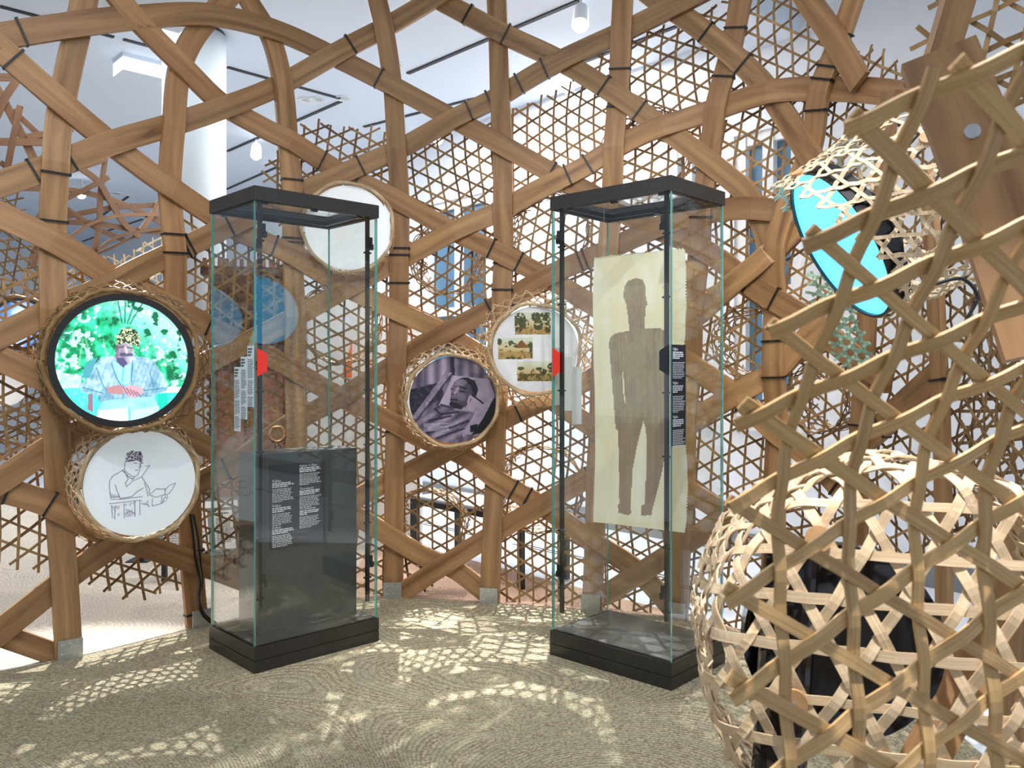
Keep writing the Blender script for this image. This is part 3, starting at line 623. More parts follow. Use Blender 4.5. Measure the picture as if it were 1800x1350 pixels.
# ---- woven panels on the lattice
def wpoly(L, surf=WALL): return [surf.uv(*p) for p in L]
PANELS = [
    ('left end', [(-90, 560), (-30, 500), (60, 470), (130, 470), (210, 470), (300, 455), (306, 520), (318, 700), (334, 900), (343, 1005), (320, 1030), (232, 1052), (150, 1015), (100, 1000), (0, 985), (-90, 960)], .084, 'cane', 'open hexagonal cane panel behind the round video screen at the far left', 92),
    ('case left', [(306, 470), (318, 395), (350, 368), (372, 385), (440, 432), (512, 425), (516, 700), (512, 985), (440, 1005), (345, 985), (330, 800)], .082, 'cane', 'hexagonal cane panel seen through the left glass case, left of its inner post', 90),
    ('upper left', [(470, 300), (485, 270), (518, 258), (526, 218), (562, 210), (600, 222), (660, 226), (693, 246), (700, 480), (692, 1050), (600, 1040), (520, 1030), (514, 420), (476, 330)], .080, 'cane', 'hexagonal cane panel around the blank white disc, its jagged top beside the left case', 90),
    ('centre', [(695, 262), (730, 246), (756, 217), (782, 232), (802, 240), (856, 206), (882, 196), (886, 480), (864, 955), (800, 990), (740, 1036), (692, 1048), (702, 480)], .083, 'cane', 'hexagonal cane panel around the purple portrait disc', 93),
    ('right of centre', [(882, 196), (936, 180), (982, 158), (1030, 115), (1066, 78), (1088, 62), (1078, 300), (1062, 560), (1041, 1068), (864, 1055), (878, 700), (886, 480)], .086, 'cane', 'hexagonal cane panel around the disc of three small paintings', 87),
    ('behind case', [(1090, 62), (1125, 45), (1158, 42), (1200, 52), (1228, 12), (1290, -10), (1310, -50), (1268, 160), (1238, 340), (1210, 700), (1191, 1092), (1041, 1070), (1062, 560), (1076, 320)], .088, 'cane', 'hexagonal cane panel behind the glass case holding the paper figure', 90),
    ('right', [(1312, -60), (1415, -60), (1440, 40), (1475, 120), (1440, 200), (1395, 350), (1362, 500), (1366, 900), (1340, 1150), (1191, 1092), (1210, 700), (1238, 340)], .090, 'cane', 'hexagonal cane panel right of the paper figure, over the blue window', 86),
    ('far right', [(1475, 90), (1505, 78), (1546, 100), (1586, 122), (1606, 160), (1650, 230), (1790, 240), (1790, 960), (1600, 990), (1500, 985), (1366, 960), (1362, 500), (1395, 350), (1440, 190)], .092, 'cane', 'hexagonal cane panel behind the tilted cyan screen', 84),
]
for i, (nm, poly, h, mt, lab, ang) in enumerate(PANELS):
    P = wpoly(poly); cu = sum(p[0] for p in P)/len(P); root = thing('woven_screen', lab, 'cane panel', tuple(WALL.frame(cu, 0, -.06)[0]), 'woven cane panels on the lattice wall')
    kagome(WALL, P, h, .0135, .0025, root, mt, sub=1, ang=ang, amp=.003, off=-.055, holes=HOLES, warp=.028, jag=.45, bulge=.022, seed=i*3+1, org=(cu, 1.0))
root = thing('woven_screen', 'tangled dark cane panel on the distant lattice at the left edge', 'cane panel', tuple(FARW.frame(FARW.u_of_px(20), 0)[0]), 'woven cane panels on the far lattice')
kagome(FARW, wpoly([(-90, 340), (42, 338), (45, 400), (80, 440), (78, 500), (100, 560), (95, 800), (-90, 820)], FARW), .075, .013, .003, root, 'cane', ang=80, amp=.003, off=-.04, warp=.05, bulge=.05, seed=40)
root = thing('woven_screen', 'pale cane panel on the distant lattice right of the left post', 'cane panel', tuple(FARW.frame(FARW.u_of_px(200), 0)[0]), 'woven cane panels on the far lattice')
kagome(FARW, wpoly([(110, 475), (190, 455), (235, 455), (290, 405), (300, 520), (300, 620), (100, 800), (95, 560)], FARW), .08, .014, .003, root, 'cane_lit', ang=96, amp=.003, off=-.04, warp=.03, bulge=.05, seed=43)

root = thing('woven_screen', 'tangled second cane layer at the right edge behind the dark post', 'cane panel', tuple(WALL.frame(WALL.u_of_px(1700), 0, -.3)[0]), 'woven cane panels on the lattice wall')
kagome(WALL, wpoly([(1580, 520), (1790, 470), (1790, 950), (1590, 940)]), .07, .014, .003, root, 'cane', ang=70, amp=.003, off=-.30, warp=.06, bulge=.06, jag=.8, seed=47)
# ---- back-facing woven tubes (baskets whose discs face the other side)
BACK = [(603, 566, 72, 'woven tube opening to the back, seen through the left glass case below the blank disc'),
        (775, 452, 62, 'woven tube opening to the back in front of the blue window, above the portrait disc'),
        (945, 862, 76, 'woven tube opening to the back between the two cases, left of the paper figure'),
        (745, 930, 66, 'woven tube opening to the back below the portrait disc'),
        (1300, 600, 60, 'woven tube opening to the back, seen through the right pane of the right case'),
        (960, 400, 72, 'woven tube opening to the back beside the top left corner of the right case'),
        (1130, 262, 78, 'woven tube opening to the back above the lid of the right case'),
        (1425, 700, 60, 'woven tube opening to the back below the cyan screen, over the grey wall')]
for i, (px, py, r, lab) in enumerate(BACK):
    d = WALL.depth(px); c, n = WALL.pt(px, py, -.05); root = thing('woven_tube', lab, 'basket', c, 'woven tubes in the lattice wall')
    tube_weave(Tube(c, n, r/F*d*1.0, .22, .92, wob=.012), .050, .010, .003, root, 'cane', rim=2, rimw=.006, seed=i+60)

# ---- baskets of the discs
for k, L, fl, h, mt, lab in [('screen', .26, 1.22, .046, 'cane', 'woven cane basket ring around the bright video screen'), ('drawing', .34, 1.38, .040, 'cane_lit', 'woven cane basket funnel around the white disc with a pencil drawing'), ('blank', .17, 1.2, .05, 'cane_lit', 'woven cane basket ring around the blank white disc'), ('portrait', .20, 1.25, .045, 'cane_lit', 'woven cane basket ring around the purple portrait disc'), ('pictures', .18, 1.4, .045, 'cane_lit', 'woven cane basket funnel around the disc of three paintings'), ('farscreen', .2, 1.1, .05, 'cane', 'woven cane basket ring around the small blue screen at the left edge')]:
    c, r, n = DG[k]; root = thing('woven_basket', lab, 'basket', c-n*L*.5, 'cane baskets around round discs')
    tube_weave(Tube(c+n*.01, n, r*1.045, L, fl), h, .010, .003, root, mt, rim=4, rimw=.011, seed=int(r*1000))

# ------------------------------------------------------------------ prints (colours computed on a grid)
def noise2(n, m, cells, oct=3, seed=0):
    g = np.random.default_rng(seed); out = np.zeros((n, m)); amp = 1; tot = 0
    for o in range(oct):
        c = max(2, int(cells*2**o)); a = g.random((c+2, c+2)); y = np.linspace(0, c, n); x = np.linspace(0, c, m); y0 = y.astype(int); x0 = x.astype(int); fy = (y-y0)[:, None]; fx = (x-x0)[None]
        fy = fy*fy*(3-2*fy); fx = fx*fx*(3-2*fx)
        v = (a[np.ix_(y0, x0)]*(1-fy)*(1-fx)+a[np.ix_(y0+1, x0)]*fy*(1-fx)+a[np.ix_(y0, x0+1)]*(1-fy)*fx+a[np.ix_(y0+1, x0+1)]*fy*fx); out += v*amp; tot += amp; amp *= .55
    return out/tot
class Canvas:
    def __init__(s, n, m, x0=-1, x1=1, y0=-1, y1=1):   # y grows downwards
        s.n, s.m = n, m; s.X, s.Y = np.meshgrid(x0+(np.arange(m)+.5)/m*(x1-x0), y0+(np.arange(n)+.5)/n*(y1-y0)); s.C = np.zeros((n, m, 3)); s.px = (x1-x0)/m
    def fill(s, c): s.C[:] = c
    def mask(s, P):
        c = np.zeros((s.n, s.m), bool); k = len(P)
        for i in range(k):
            x0, y0 = P[i]; x1, y1 = P[(i+1) % k]
            if y0 == y1: continue
            c ^= ((y0 > s.Y) != (y1 > s.Y)) & (s.X < (x1-x0)*(s.Y-y0)/(y1-y0)+x0)
        return c
    def ell(s, cx, cy, rx, ry, rot=0):
        a = math.radians(rot); dx = s.X-cx; dy = s.Y-cy; u = dx*math.cos(a)+dy*math.sin(a); v = -dx*math.sin(a)+dy*math.cos(a); return (u/rx)**2+(v/ry)**2 < 1
    def line(s, P, w):
        d = np.full((s.n, s.m), 9.)
        for (x0, y0), (x1, y1) in zip(P[:-1], P[1:]):
            ex, ey = x1-x0, y1-y0; t = np.clip(((s.X-x0)*ex+(s.Y-y0)*ey)/max(1e-9, ex*ex+ey*ey), 0, 1); d = np.minimum(d, np.hypot(s.X-x0-t*ex, s.Y-y0-t*ey))
        return np.clip(1-(d-w)/s.px, 0, 1)*(d < w+s.px)
    def put(s, m, c, al=1.0):
        a = (m.astype(float)*al)[..., None]; s.C = s.C*(1-a)+np.array(c)*a
    def put2(s, m, cimg, al=1.0):
        a = (m.astype(float)*al)[..., None]; s.C = s.C*(1-a)+cimg*a
    def ramp(s, f, c0, c1): f = np.clip(f, 0, 1)[..., None]; return np.array(c0)*(1-f)+np.array(c1)*f
    def poly(s, P, c, al=1.0): s.put(s.mask(P), c, al)
    def stroke(s, P, w, c, al=1.0): s.put(s.line(P, w), c, al)
def set_cols(me, fc):
    at = me.color_attributes.new('print', 'FLOAT_COLOR', 'CORNER'); n = len(me.polygons)
    tot = np.zeros(n, int); me.polygons.foreach_get('loop_total', tot)
    a = np.ones((int(tot.sum()), 4)); a[:, :3] = np.repeat(fc, tot, axis=0); at.data.foreach_set('color', a.ravel())
def grid_print(name, cv, corner, mat, parent, keep=None, thick=None):
    """corner(fx, fy) -> world point; fx, fy in 0..1 (fy downwards)"""
    n, m = cv.n, cv.m; base = wloc(parent)
    V = [tuple(corner(j/m, i/n)-base) for i in range(n+1) for j in range(m+1)]; Fc = []; colr = []
    for i in range(n):
        for j in range(m):
            if keep is not None and not keep[i, j]: continue
            Fc.append((i*(m+1)+j, (i+1)*(m+1)+j, (i+1)*(m+1)+j+1, i*(m+1)+j+1)); colr.append(cv.C[i, j])
    me = bpy.data.meshes.new(name); me.from_pydata(V, [], Fc); me.materials.append(MATS[mat]); set_cols(me, np.clip(np.array(colr), 0, 1)**2.2); me.update()
    return link(bpy.data.objects.new(name, me), parent)
def disc_print(name, cv, c, n, r, mat, parent, sup=1.0):
    e1 = Z.cross(n).normalized(); e2 = n.cross(e1).normalized(); N_ = cv.n
    # concentric-square style mapping keeps a clean round edge
    def corner(fx, fy):
        x = fx*2-1; y = fy*2-1
        u = x*math.sqrt(max(0, 1-y*y/2)); v = y*math.sqrt(max(0, 1-x*x/2)); return c+e1*(u*r)-e2*(v*r)
    # resample colours to the mapped positions
    fx = (np.arange(cv.m)+.5)/cv.m*2-1; X, Y = np.meshgrid(fx, fx); U = X*np.sqrt(1-Y*Y/2); Vv = Y*np.sqrt(1-X*X/2)
    jj = np.clip(((U+1)/2*cv.m).astype(int), 0, cv.m-1); ii = np.clip(((Vv+1)/2*cv.n).astype(int), 0, cv.n-1)
    c2 = Canvas(cv.n, cv.m); c2.C = cv.C[ii, jj]
    return grid_print(name, c2, corner, mat, parent)
def disc_body(parent, c, n, r, mat='black', th=.03, frame=None):
    mb = MB(); mb.cyl(c-n*th, n, r, r, th-.002, 56); mb.build('backing', mat, parent)
    if frame:
        mb = MB(); mb.ring(c, n, [(r*.998, -.05), (r*.998, .018), (frame, .018), (frame, -.05)], 72); mb.build('bezel', 'black', parent)

# video screen: man in a fur hat seated in a garden
c, rO, n = DG['screen']; r = rO*.905
root = thing('round_screen', 'round black-framed video screen showing a seated man in a fur hat in a garden', 'screen', c)
disc_body(root, c, n, r, 'black', .05, rO)
cv = Canvas(260, 260); N_ = 260
na = noise2(N_, N_, 16, 3, 1); nb = noise2(N_, N_, 34, 2, 2); nc = noise2(N_, N_, 5, 2, 3)
cv.C = cv.ramp((na-.35)*2.6, (.02, .50, .30), (.25, .92, .68)); cv.put2(nb+.5*nc > .93, cv.ramp(nb, (.55, .98, .92), (.9, 1, 1)), .85); cv.put((na < .40) & (nc < .55), (.02, .36, .24), .7)
cv.put2(np.ones((N_, N_), bool), np.ones((N_, N_, 3))*np.array([.80, 1, .98]), np.clip((cv.X*.9-cv.Y*1.0-.35), 0, .75)*(na > .38))
cv.put2(np.ones((N_, N_), bool), np.ones((N_, N_, 3))*np.array([.75, 1, .98]), np.clip((-cv.X*.9+cv.Y*.2-.55), 0, .5)*(nb > .45))
for (x0, x1) in ((-.02, -.08), (.06, .17), (.02, .03), (.1, .3)): cv.stroke([(x0, -.62), (x1, -.98)], .008, (.02, .28, .25), .6)
for (x0, x1) in ((-.66, -.60), (-.45, -.56), (-.22, -.30)): cv.stroke([(x0, .1), (x1, -.35)], .012, (.62, .80, .62), .55)
cv.put((cv.Y > .42+.05*cv.X) & (na > .1), (.35, .95, .90), .75)
cv.poly([(.55, .44), (1, .44), (1, .54), (.55, .54)], (.80, .98, 1)); cv.poly([(-1, .18), (-.62, .25), (-.62, .44), (-1, .46)], (.88, .95, .92), .7)
cv.put((cv.X > .52) & (cv.Y > .55) & (cv.X < .68), (.08, .80, .68)); cv.put((cv.X > -.45) & (cv.Y > .5) & (cv.X < -.38), (.30, .90, .88)); cv.poly([(-.52, .55), (-.45, .55), (-.45, .85), (-.53, .8)], (.62, .40, .50))
cv.poly([(-.58, .10), (-.46, -.02), (-.38, -.06), (-.50, .25), (-.62, .3)], (.30, .60, .66))
jk = cv.ramp(.55+.08*np.sin(cv.X*90+cv.Y*30)+.9*(na-.5)+.5*(nb-.5), (.30, .50, .60), (.76, .88, .93))
cv.put2(cv.mask([(-.16, -.08), (-.34, -.05), (-.42, .06), (-.50, .25), (-.66, .42), (-.60, .52), (-.40, .56), (-.36, .68), (-.24, .72), (.40, .70), (.50, .56), (.66, .50), (.70, .40), (.58, .20), (.48, .02), (.36, -.06), (.14, -.08), (0, .05)]), jk)
cv.put2(cv.mask([(-.30, .66), (.46, .60), (.55, .80), (.52, .95), (-.40, .95), (-.38, .78)]), cv.ramp(na, (.45, .72, .78), (.70, .88, .90)))
cv.poly([(-.38, .82), (.08, .78), (.10, 1), (-.40, 1)], (.97, 1, 1)); cv.poly([(.12, .82), (.55, .76), (.5, 1), (.1, 1)], (.72, .95, 1)); cv.stroke([(.08, .78), (.09, 1)], .012, (.40, .85, .98))
cv.poly([(-.14, .0), (-.02, .12), (.12, -.02), (.10, .36), (-.04, .38), (-.14, .15)], (.60, .95, 1)); cv.stroke([(0, .05), (-.02, .36)], .008, (.25, .72, .92), .8)
for P in ([(-.18, .05), (-.10, .30), (-.03, .42)], [(.14, 0), (.12, .35)], [(-.40, .12), (-.30, .42), (-.24, .5)], [(.40, .2), (.46, .42)], [(-.6, .44), (-.3, .54)], [(.3, .5), (.62, .46)]): cv.stroke(P, .007, (.22, .48, .60), .7)
cv.poly([(-.26, .44), (-.05, .40), (.02, .50), (-.02, .56), (-.22, .54)], (.70, .50, .52)); cv.poly([(-.02, .46), (.10, .40), (.26, .44), (.32, .52), (.16, .62), (.04, .58)], (.78, .62, .66))
for q in range(5): cv.stroke([(.0+.05*q, .44+.02*q), (.06+.05*q, .56+.01*q)], .006, (.45, .28, .36), .7)
cv.put2(cv.ell(.02, -.12, .145, .20), cv.ramp((cv.X+.15)*2.6+.6*(nb-.5), (.42, .30, .42), (.80, .86, .86))); cv.poly([(-.10, .02), (.0, .12), (.06, .04), (.0, -.05), (-.1, -.05)], (.32, .30, .46))
cv.stroke([(-.03, -.10), (.12, -.10)], .022, (.25, .28, .40), .8); cv.stroke([(-.08, -.22), (0, -.23)], .012, (.38, .28, .36), .8); cv.stroke([(.06, -.22), (.13, -.21)], .012, (.36, .34, .42), .8); cv.stroke([(.03, -.22), (.05, -.13)], .014, (.86, .80, .82), .7)
hat = cv.mask([(-.12, -.25), (-.10, -.40), (-.03, -.52), (.08, -.56), (.20, -.50), (.26, -.38), (.23, -.23), (.05, -.30)]); cv.put2(hat, cv.ramp((noise2(N_, N_, 110, 1, 5)-.3)*2.4, (.12, .18, .12), (.80, .84, .66)))
disc_print('picture', cv, c+n*.002, n, r, 'print_screen', root)

# white disc with the pencil drawing
c, r, n = DG['drawing']
root = thing('round_picture', 'white round panel with a pencil drawing of a pointing man in a hat', 'picture', c); disc_body(root, c, n, r, 'frame_white', .03)
cv = Canvas(280, 280); cv.fill((.90, .93, .95)); nb = noise2(280, 280, 50, 2, 9); ink = (.46, .44, .54)
zz = lambda P: [((x-735)/625, (y-690)/610) for x, y in P]
hatm = cv.mask(zz([(560, 400), (575, 330), (640, 308), (730, 318), (755, 370), (752, 460), (690, 420), (600, 432), (555, 460)])); cv.put2(hatm, cv.ramp((noise2(280, 280, 130, 1, 8)-.3)*2.2, (.22, .20, .28), (.9, .9, .93)))
for P, w in [([(600, 432), (690, 415), (752, 462)], .010), ([(555, 440), (550, 520), (580, 560), (640, 610), (690, 600), (720, 540), (715, 500), (725, 470)], .006), ([(655, 450), (685, 458)], .008), ([(715, 462), (735, 462)], .008), ([(670, 535), (700, 540)], .008), ([(725, 470), (735, 500), (720, 510)], .005), ([(550, 515), (500, 545), (420, 590), (390, 640), (388, 720), (400, 830)], .006), ([(530, 530), (600, 610), (640, 640), (660, 615)], .010), ([(550, 540), (590, 630), (560, 680), (575, 720)], .007), ([(400, 830), (490, 830), (515, 860)], .008), ([(575, 720), (640, 660), (740, 620), (830, 490), (790, 500)], .005), ([(515, 850), (630, 840), (700, 780), (760, 750)], .008), ([(450, 690), (470, 760), (500, 830)], .007), ([(745, 625), (790, 700), (830, 770), (825, 830)], .007), ([(770, 690), (800, 780), (810, 850)], .006), ([(830, 840), (900, 870), (1000, 850), (1010, 780), (900, 775), (840, 830)], .007), ([(1000, 800), (1060, 740), (1130, 720), (1090, 790), (1050, 840), (1000, 850)], .006), ([(400, 850), (520, 860), (750, 850)], .005), ([(390, 900), (740, 890)], .006), ([(410, 920), (420, 1060)], .006), ([(450, 930), (445, 1080)], .007), ([(545, 915), (550, 1080)], .006), ([(665, 895), (665, 1075)], .009), ([(720, 890), (720, 1060)], .007), ([(860, 880), (860, 970), (960, 950), (970, 870)], .006), ([(740, 930), (800, 950), (830, 975)], .009), ([(560, 1030), (620, 1000), (660, 1040)], .006), ([(970, 950), (1000, 880), (1040, 890)], .006)]: cv.stroke(zz(P), w*.6, ink, .85)
for P in ([(550, 910), (660, 905), (660, 945), (555, 945)], [(735, 900), (850, 900), (850, 960), (760, 930)], [(410, 930), (500, 930), (500, 1050), (430, 1060)], [(975, 880), (1040, 850), (1030, 920), (985, 950)], [(560, 980), (660, 970), (660, 1070), (560, 1080)], [(400, 780), (500, 820), (490, 835), (400, 832)]): cv.put(cv.mask(zz(P)) & (nb > .47), ink, .38)
disc_print('picture', cv, c+n*.002, n, r, 'print_lit', root)
# blank white disc
c, r, n = DG['blank']
root = thing('round_picture', 'blank glowing white round panel behind the left glass case', 'picture', c); disc_body(root, c, n, r, 'disc_white', .03)
# portrait disc
c, r, n = DG['portrait']
root = thing('round_picture', 'round purple-toned photograph of a person with an earring resting on a pillow', 'picture', c); disc_body(root, c, n, r, 'black', .03)
cv = Canvas(180, 180); N_ = 180; na = noise2(N_, N_, 9, 3, 11); nb = noise2(N_, N_, 30, 2, 12)
zz = lambda P: [((x-625)/540, (y-740)/540) for x, y in P]
tone = lambda f: cv.ramp(f, (.10, .07, .14), (.80, .74, .82))
cv.C = tone(.42+.35*(na-.5)+.12*np.sin(cv.X*26)); cv.put2(cv.mask(zz([(280, 100), (580, 150), (590, 420), (500, 520), (260, 560)])), tone(.62+.2*np.sin(cv.X*22)+.2*(na-.5)))
cv.put2(cv.mask(zz([(50, 620), (460, 520), (520, 700), (300, 830), (150, 960), (60, 900)])), tone(.10+.35*(nb-.4))); cv.put(cv.mask(zz([(595, 180), (640, 180), (650, 440), (600, 420)])), (.16, .11, .2))
cv.put2(cv.mask(zz([(620, 430), (1080, 480), (1160, 720), (1000, 980), (850, 1180), (520, 1100), (440, 830)])), tone(.72+.3*(na-.5)))
cv.put2(cv.mask(zz([(640, 440), (880, 470), (860, 560), (600, 800), (440, 830)])), tone(.86+.1*(na-.5)))
cv.put2(cv.mask(zz([(540, 380), (620, 400), (160, 1010), (120, 950)])), tone(.60+.4*(nb-.5))); cv.stroke(zz([(620, 410), (170, 1000)]), .012, (.2, .15, .22), .8)
cv.put2(cv.mask(zz([(160, 1010), (370, 850), (480, 800), (640, 860), (900, 900), (820, 1080), (640, 1280), (380, 1260), (200, 1120)])), tone(.50+.5*(na-.5)+.14*np.sin((cv.X*.6+cv.Y)*24)))
for P in ([(400, 850), (480, 920), (700, 890)], [(330, 1000), (600, 940)], [(480, 800), (620, 840), (780, 820)], [(300, 1150), (620, 1080), (820, 1000)], [(420, 1220), (760, 1100)]): cv.stroke(zz(P), .018, (.12, .08, .16), .7)
cv.put2(cv.mask(zz([(640, 520), (700, 470), (800, 460), (880, 500), (930, 580), (920, 680), (860, 720), (830, 800), (720, 840), (620, 820), (590, 740), (600, 690), (598, 640), (610, 580)])), tone(.40+.5*np.clip(-(cv.X+.55*cv.Y)*.9, -.4, .5)+.2*(na-.5)))
cv.poly(zz([(700, 470), (800, 455), (900, 500), (940, 600), (920, 700), (870, 640), (850, 560), (780, 500)]), (.12, .09, .14))
for P, w in [([(640, 575), (690, 570)], .012), ([(720, 575), (790, 600)], .013), ([(715, 630), (770, 635)], .015), ([(605, 600), (640, 605)], .012), ([(610, 665), (670, 675)], .013), ([(600, 735), (680, 740)], .012), ([(610, 790), (720, 830)], .05)]: cv.stroke(zz(P), w, (.12, .08, .13), .85)
cv.put2(cv.ell((655-625)/540, (620-740)/540, .10, .16), tone(.62+.2*(na-.5)), .45); cv.put2(cv.ell((735-625)/540, (520-740)/540, .13, .07), tone(.66+.2*(na-.5)), .5); cv.put2(cv.ell((740-625)/540, (700-740)/540, .09, .10), tone(.55+.2*(na-.5)), .5); cv.stroke(zz([(690, 590), (650, 660)]), .018, (.72, .66, .70), .7); cv.put(cv.ell((855-625)/540, (775-740)/540, .09, .19) & ~cv.ell((862-625)/540, (785-740)/540, .055, .13), (.66, .58, .64)); cv.stroke(zz([(865, 675), (1005, 785)]), .012, (.06, .05, .08)); cv.poly(zz([(1150, 690), (1200, 900), (1000, 1150), (860, 1180), (1000, 980)]), (.05, .04, .07))
cv.stroke(zz([(930, 890), (760, 1180)]), .035, (.62, .56, .66), .8); cv.poly(zz([(840, 1060), (940, 1040), (920, 1130), (840, 1150)]), (.06, .04, .08))
for q in range(6): cv.stroke(zz([(265+(60 if q > 2 else 0), 1040+q*17), (570-(110 if q == 1 else 0), 1036+q*17)]), .004, (.82, .80, .86), .6)
disc_print('picture', cv, c+n*.002, n, r, 'print_gloss', root)
# disc with three small paintings
c, r, n = DG['pictures']
root = thing('round_picture', 'pale round panel with three small landscape paintings of trees and a thatched hut', 'picture', c); disc_body(root, c, n, r, 'frame_white', .03)
cv = Canvas(190, 190); N_ = 190; na = noise2(N_, N_, 12, 3, 21); nb = noise2(N_, N_, 40, 2, 22); cv.C = cv.ramp(na*.6+.3, (.82, .82, .84), (.92, .92, .93))
zz = lambda P: [((x-615)/512, (y-630)/512) for x, y in P]
def landscape(P, trees, hut=None, bush=False):
    m_ = cv.mask(zz(P)); y0 = min(p[1] for p in zz(P)); y1 = max(p[1] for p in zz(P)); f = (cv.Y-y0)/(y1-y0)
    cv.put2(m_, cv.ramp(f*1.6-.2+.3*(na-.5), (.80, .82, .74), (.78, .66, .42))); cv.put2(m_ & (f > .66), cv.ramp(nb, (.50, .40, .20), (.86, .72, .46)), .8)
    for (x, y, rx, ry) in trees:
        x, y = zz([(x, y)])[0]; cv.put2(m_ & cv.ell(x, y, rx/512, ry/512) & (nb > .36), cv.ramp(nb, (.12, .13, .08), (.42, .44, .26)))
    if bush: cv.put2(m_ & (f > .62) & (nb > .42), cv.ramp(nb, (.18, .18, .08), (.52, .46, .22)))
    if hut: cv.put2(m_ & cv.mask(zz(hut)), cv.ramp((cv.X+.6)*1.2, (.42, .22, .12), (.62, .55, .22)))
    cv.put2(m_ & (f > .55) & (nb > .62), cv.ramp(na, (.25, .16, .10), (.45, .3, .2)), .6)
landscape([(365, 190), (800, 185), (800, 450), (372, 455)], [(430, 280, 75, 90), (410, 370, 55, 60), (640, 240, 80, 60), (740, 260, 70, 80), (500, 330, 40, 60), (770, 360, 40, 70), (650, 340, 60, 60)])
landscape([(160, 500), (585, 485), (585, 745), (170, 748)], [(185, 540, 30, 40), (265, 580, 22, 30), (320, 560, 35, 40), (370, 580, 22, 25), (555, 580, 35, 40), (240, 590, 25, 20), (570, 650, 25, 80), (350, 735, 90, 18)], hut=[(370, 605), (450, 515), (535, 600), (520, 615), (380, 615)])
landscape([(390, 780), (830, 770), (830, 1010), (400, 1010)], [(440, 860, 40, 22), (660, 865, 40, 20), (810, 850, 50, 60), (720, 900, 60, 35)], hut=[(560, 900), (590, 855), (610, 900)], bush=True)
disc_print('picture', cv, c+n*.002, n, r, 'print_pale', root)
# screens further back at the left edge
c, r, n = DG['farscreen']; root = thing('round_screen', 'small round blue-white screen behind the lattice at the left edge', 'screen', c); disc_body(root, c, n, r*.9, 'black', .04, r)
cv = Canvas(60, 60); na = noise2(60, 60, 4, 2, 31); cv.C = cv.ramp(na*1.6-.3, (.25, .45, .80), (.85, .95, 1)); cv.poly([(-.2, .1), (.5, -.2), (.9, .2), (.3, .5)], (.92, .97, 1)); cv.poly([(-.5, .3), (0, .2), (.1, .6), (-.4, .7)], (.30, .48, .82)); disc_print('picture', cv, c+n*.002, n, r*.9, 'print_far_screen', root)
c, r, n = DG['fardrawing']; root = thing('round_picture', 'white round panel half hidden behind cane at the left edge', 'picture', c); disc_body(root, c, n, r, 'disc_white', .03)

# tilted cyan screen on the right with its overhanging basket
c = W(1478, 430, 3.0); n = (Vector((-.87, .02, -.49))).normalized(); r = .285
root = thing('round_screen', 'tilted glowing cyan round screen in a woven hood at upper right', 'screen', c)
mb = MB(); mb.ring(c, n, [(r, -.06), (r, .012), (r*1.035, .012), (r*1.035, -.06)], 72); mb.build('bezel', 'black', root)
mb = MB(); mb.cyl(c-n*.05, n, r, r, .052, 64); mb.build('display', 'screen_cyan', root)
mb = MB(); mb.cyl(c-n*.14, n, r*.55, r*.7, .09, 24); mb.build('backing', 'black_gloss', root)
bk = thing('woven_basket', 'pale woven hood around the tilted cyan screen', 'basket', c-n*.2, 'cane baskets around round discs')
T = Tube(c-n*.01, n, r*1.07, .36, 1.15); T.ext = .17; T.ed = Vector((.25, -.35, .9)).normalized()
tube_weave(T, .068, .014, .003, bk, 'cane_basket', amp=.004, rim=0, sub=2, seed=5)
for a_, v_ in ((1.9, .06), (2.6, .30), (1.2, .26)):
    p, nn = T.frame(a_*T.r, v_, .006); mb = MB(); mb.cyl(p, nn, .022, .022, .008, 16); mb.build('button', 'knob_wood', bk)
gp = thing('woven_screen', 'pale green cane strips hanging below the cyan screen', 'cane panel', W(1460, 560, 3.5))
pl = Plane(W(1450, 560, 3.5), Vector((.95, -.25, .05)).normalized(), Vector((-.18, 0, 1)).normalized())
kagome(pl, [(-.04, .2), (.03, .2), (.1, .02), (.14, -.2), (.02, -.2), (.0, -.02)], .040, .012, .003, gp, 'cane_green', ang=100, amp=.004, warp=.02, jag=.8, bulge=.02, seed=81, minlen=.5)

# ------------------------------------------------------------------ glass cases
def lettering(parent, o, eu, ev, n, blocks, mat, name='lettering', seed=0):
    """printed text too small to read: word-shaped dashes; blocks = (u, v_top, width, lines, line_h, bold)"""
    g = random.Random(seed); mb = MB()
    for (u, v, w, nl, lh, bold) in blocks:
        for l in range(nl):
            x = 0; end = w*(g.uniform(.82, 1.0) if l < nl-1 else g.uniform(.3, .8)); t = lh*(.62 if bold else .42)
            while x < end-.004:
                wl = min(g.uniform(.006, .022)*(1.3 if bold else 1), end-x); mb.box(o, eu, ev, n, u+x, u+x+wl, v-l*lh-t, v-l*lh, .0, .0006); x += wl+.0035
    o_ = mb.build(name, mat, parent); o_['kind'] = 'stuff'; return o_
def heading(parent, txt, o, eu, ev, n, u, v, size, mat):
    cu = bpy.data.curves.new('heading', 'FONT'); cu.body = txt; cu.size = size; cu.extrude = .0002
    t = bpy.data.objects.new('heading_tmp', cu); col.objects.link(t); dg = bpy.context.evaluated_depsgraph_get(); me = bpy.data.meshes.new_from_object(t.evaluated_get(dg)); bpy.data.objects.remove(t)
    me.materials.clear(); me.materials.append(MATS[mat]); h = bpy.data.objects.new('heading', me); M = Matrix((eu, ev, n)).transposed().to_4x4(); p = Vector(o)+eu*u+ev*v+n*.0006
    M.translation = p-wloc(parent); link(h, parent); h.matrix_local = M; return h
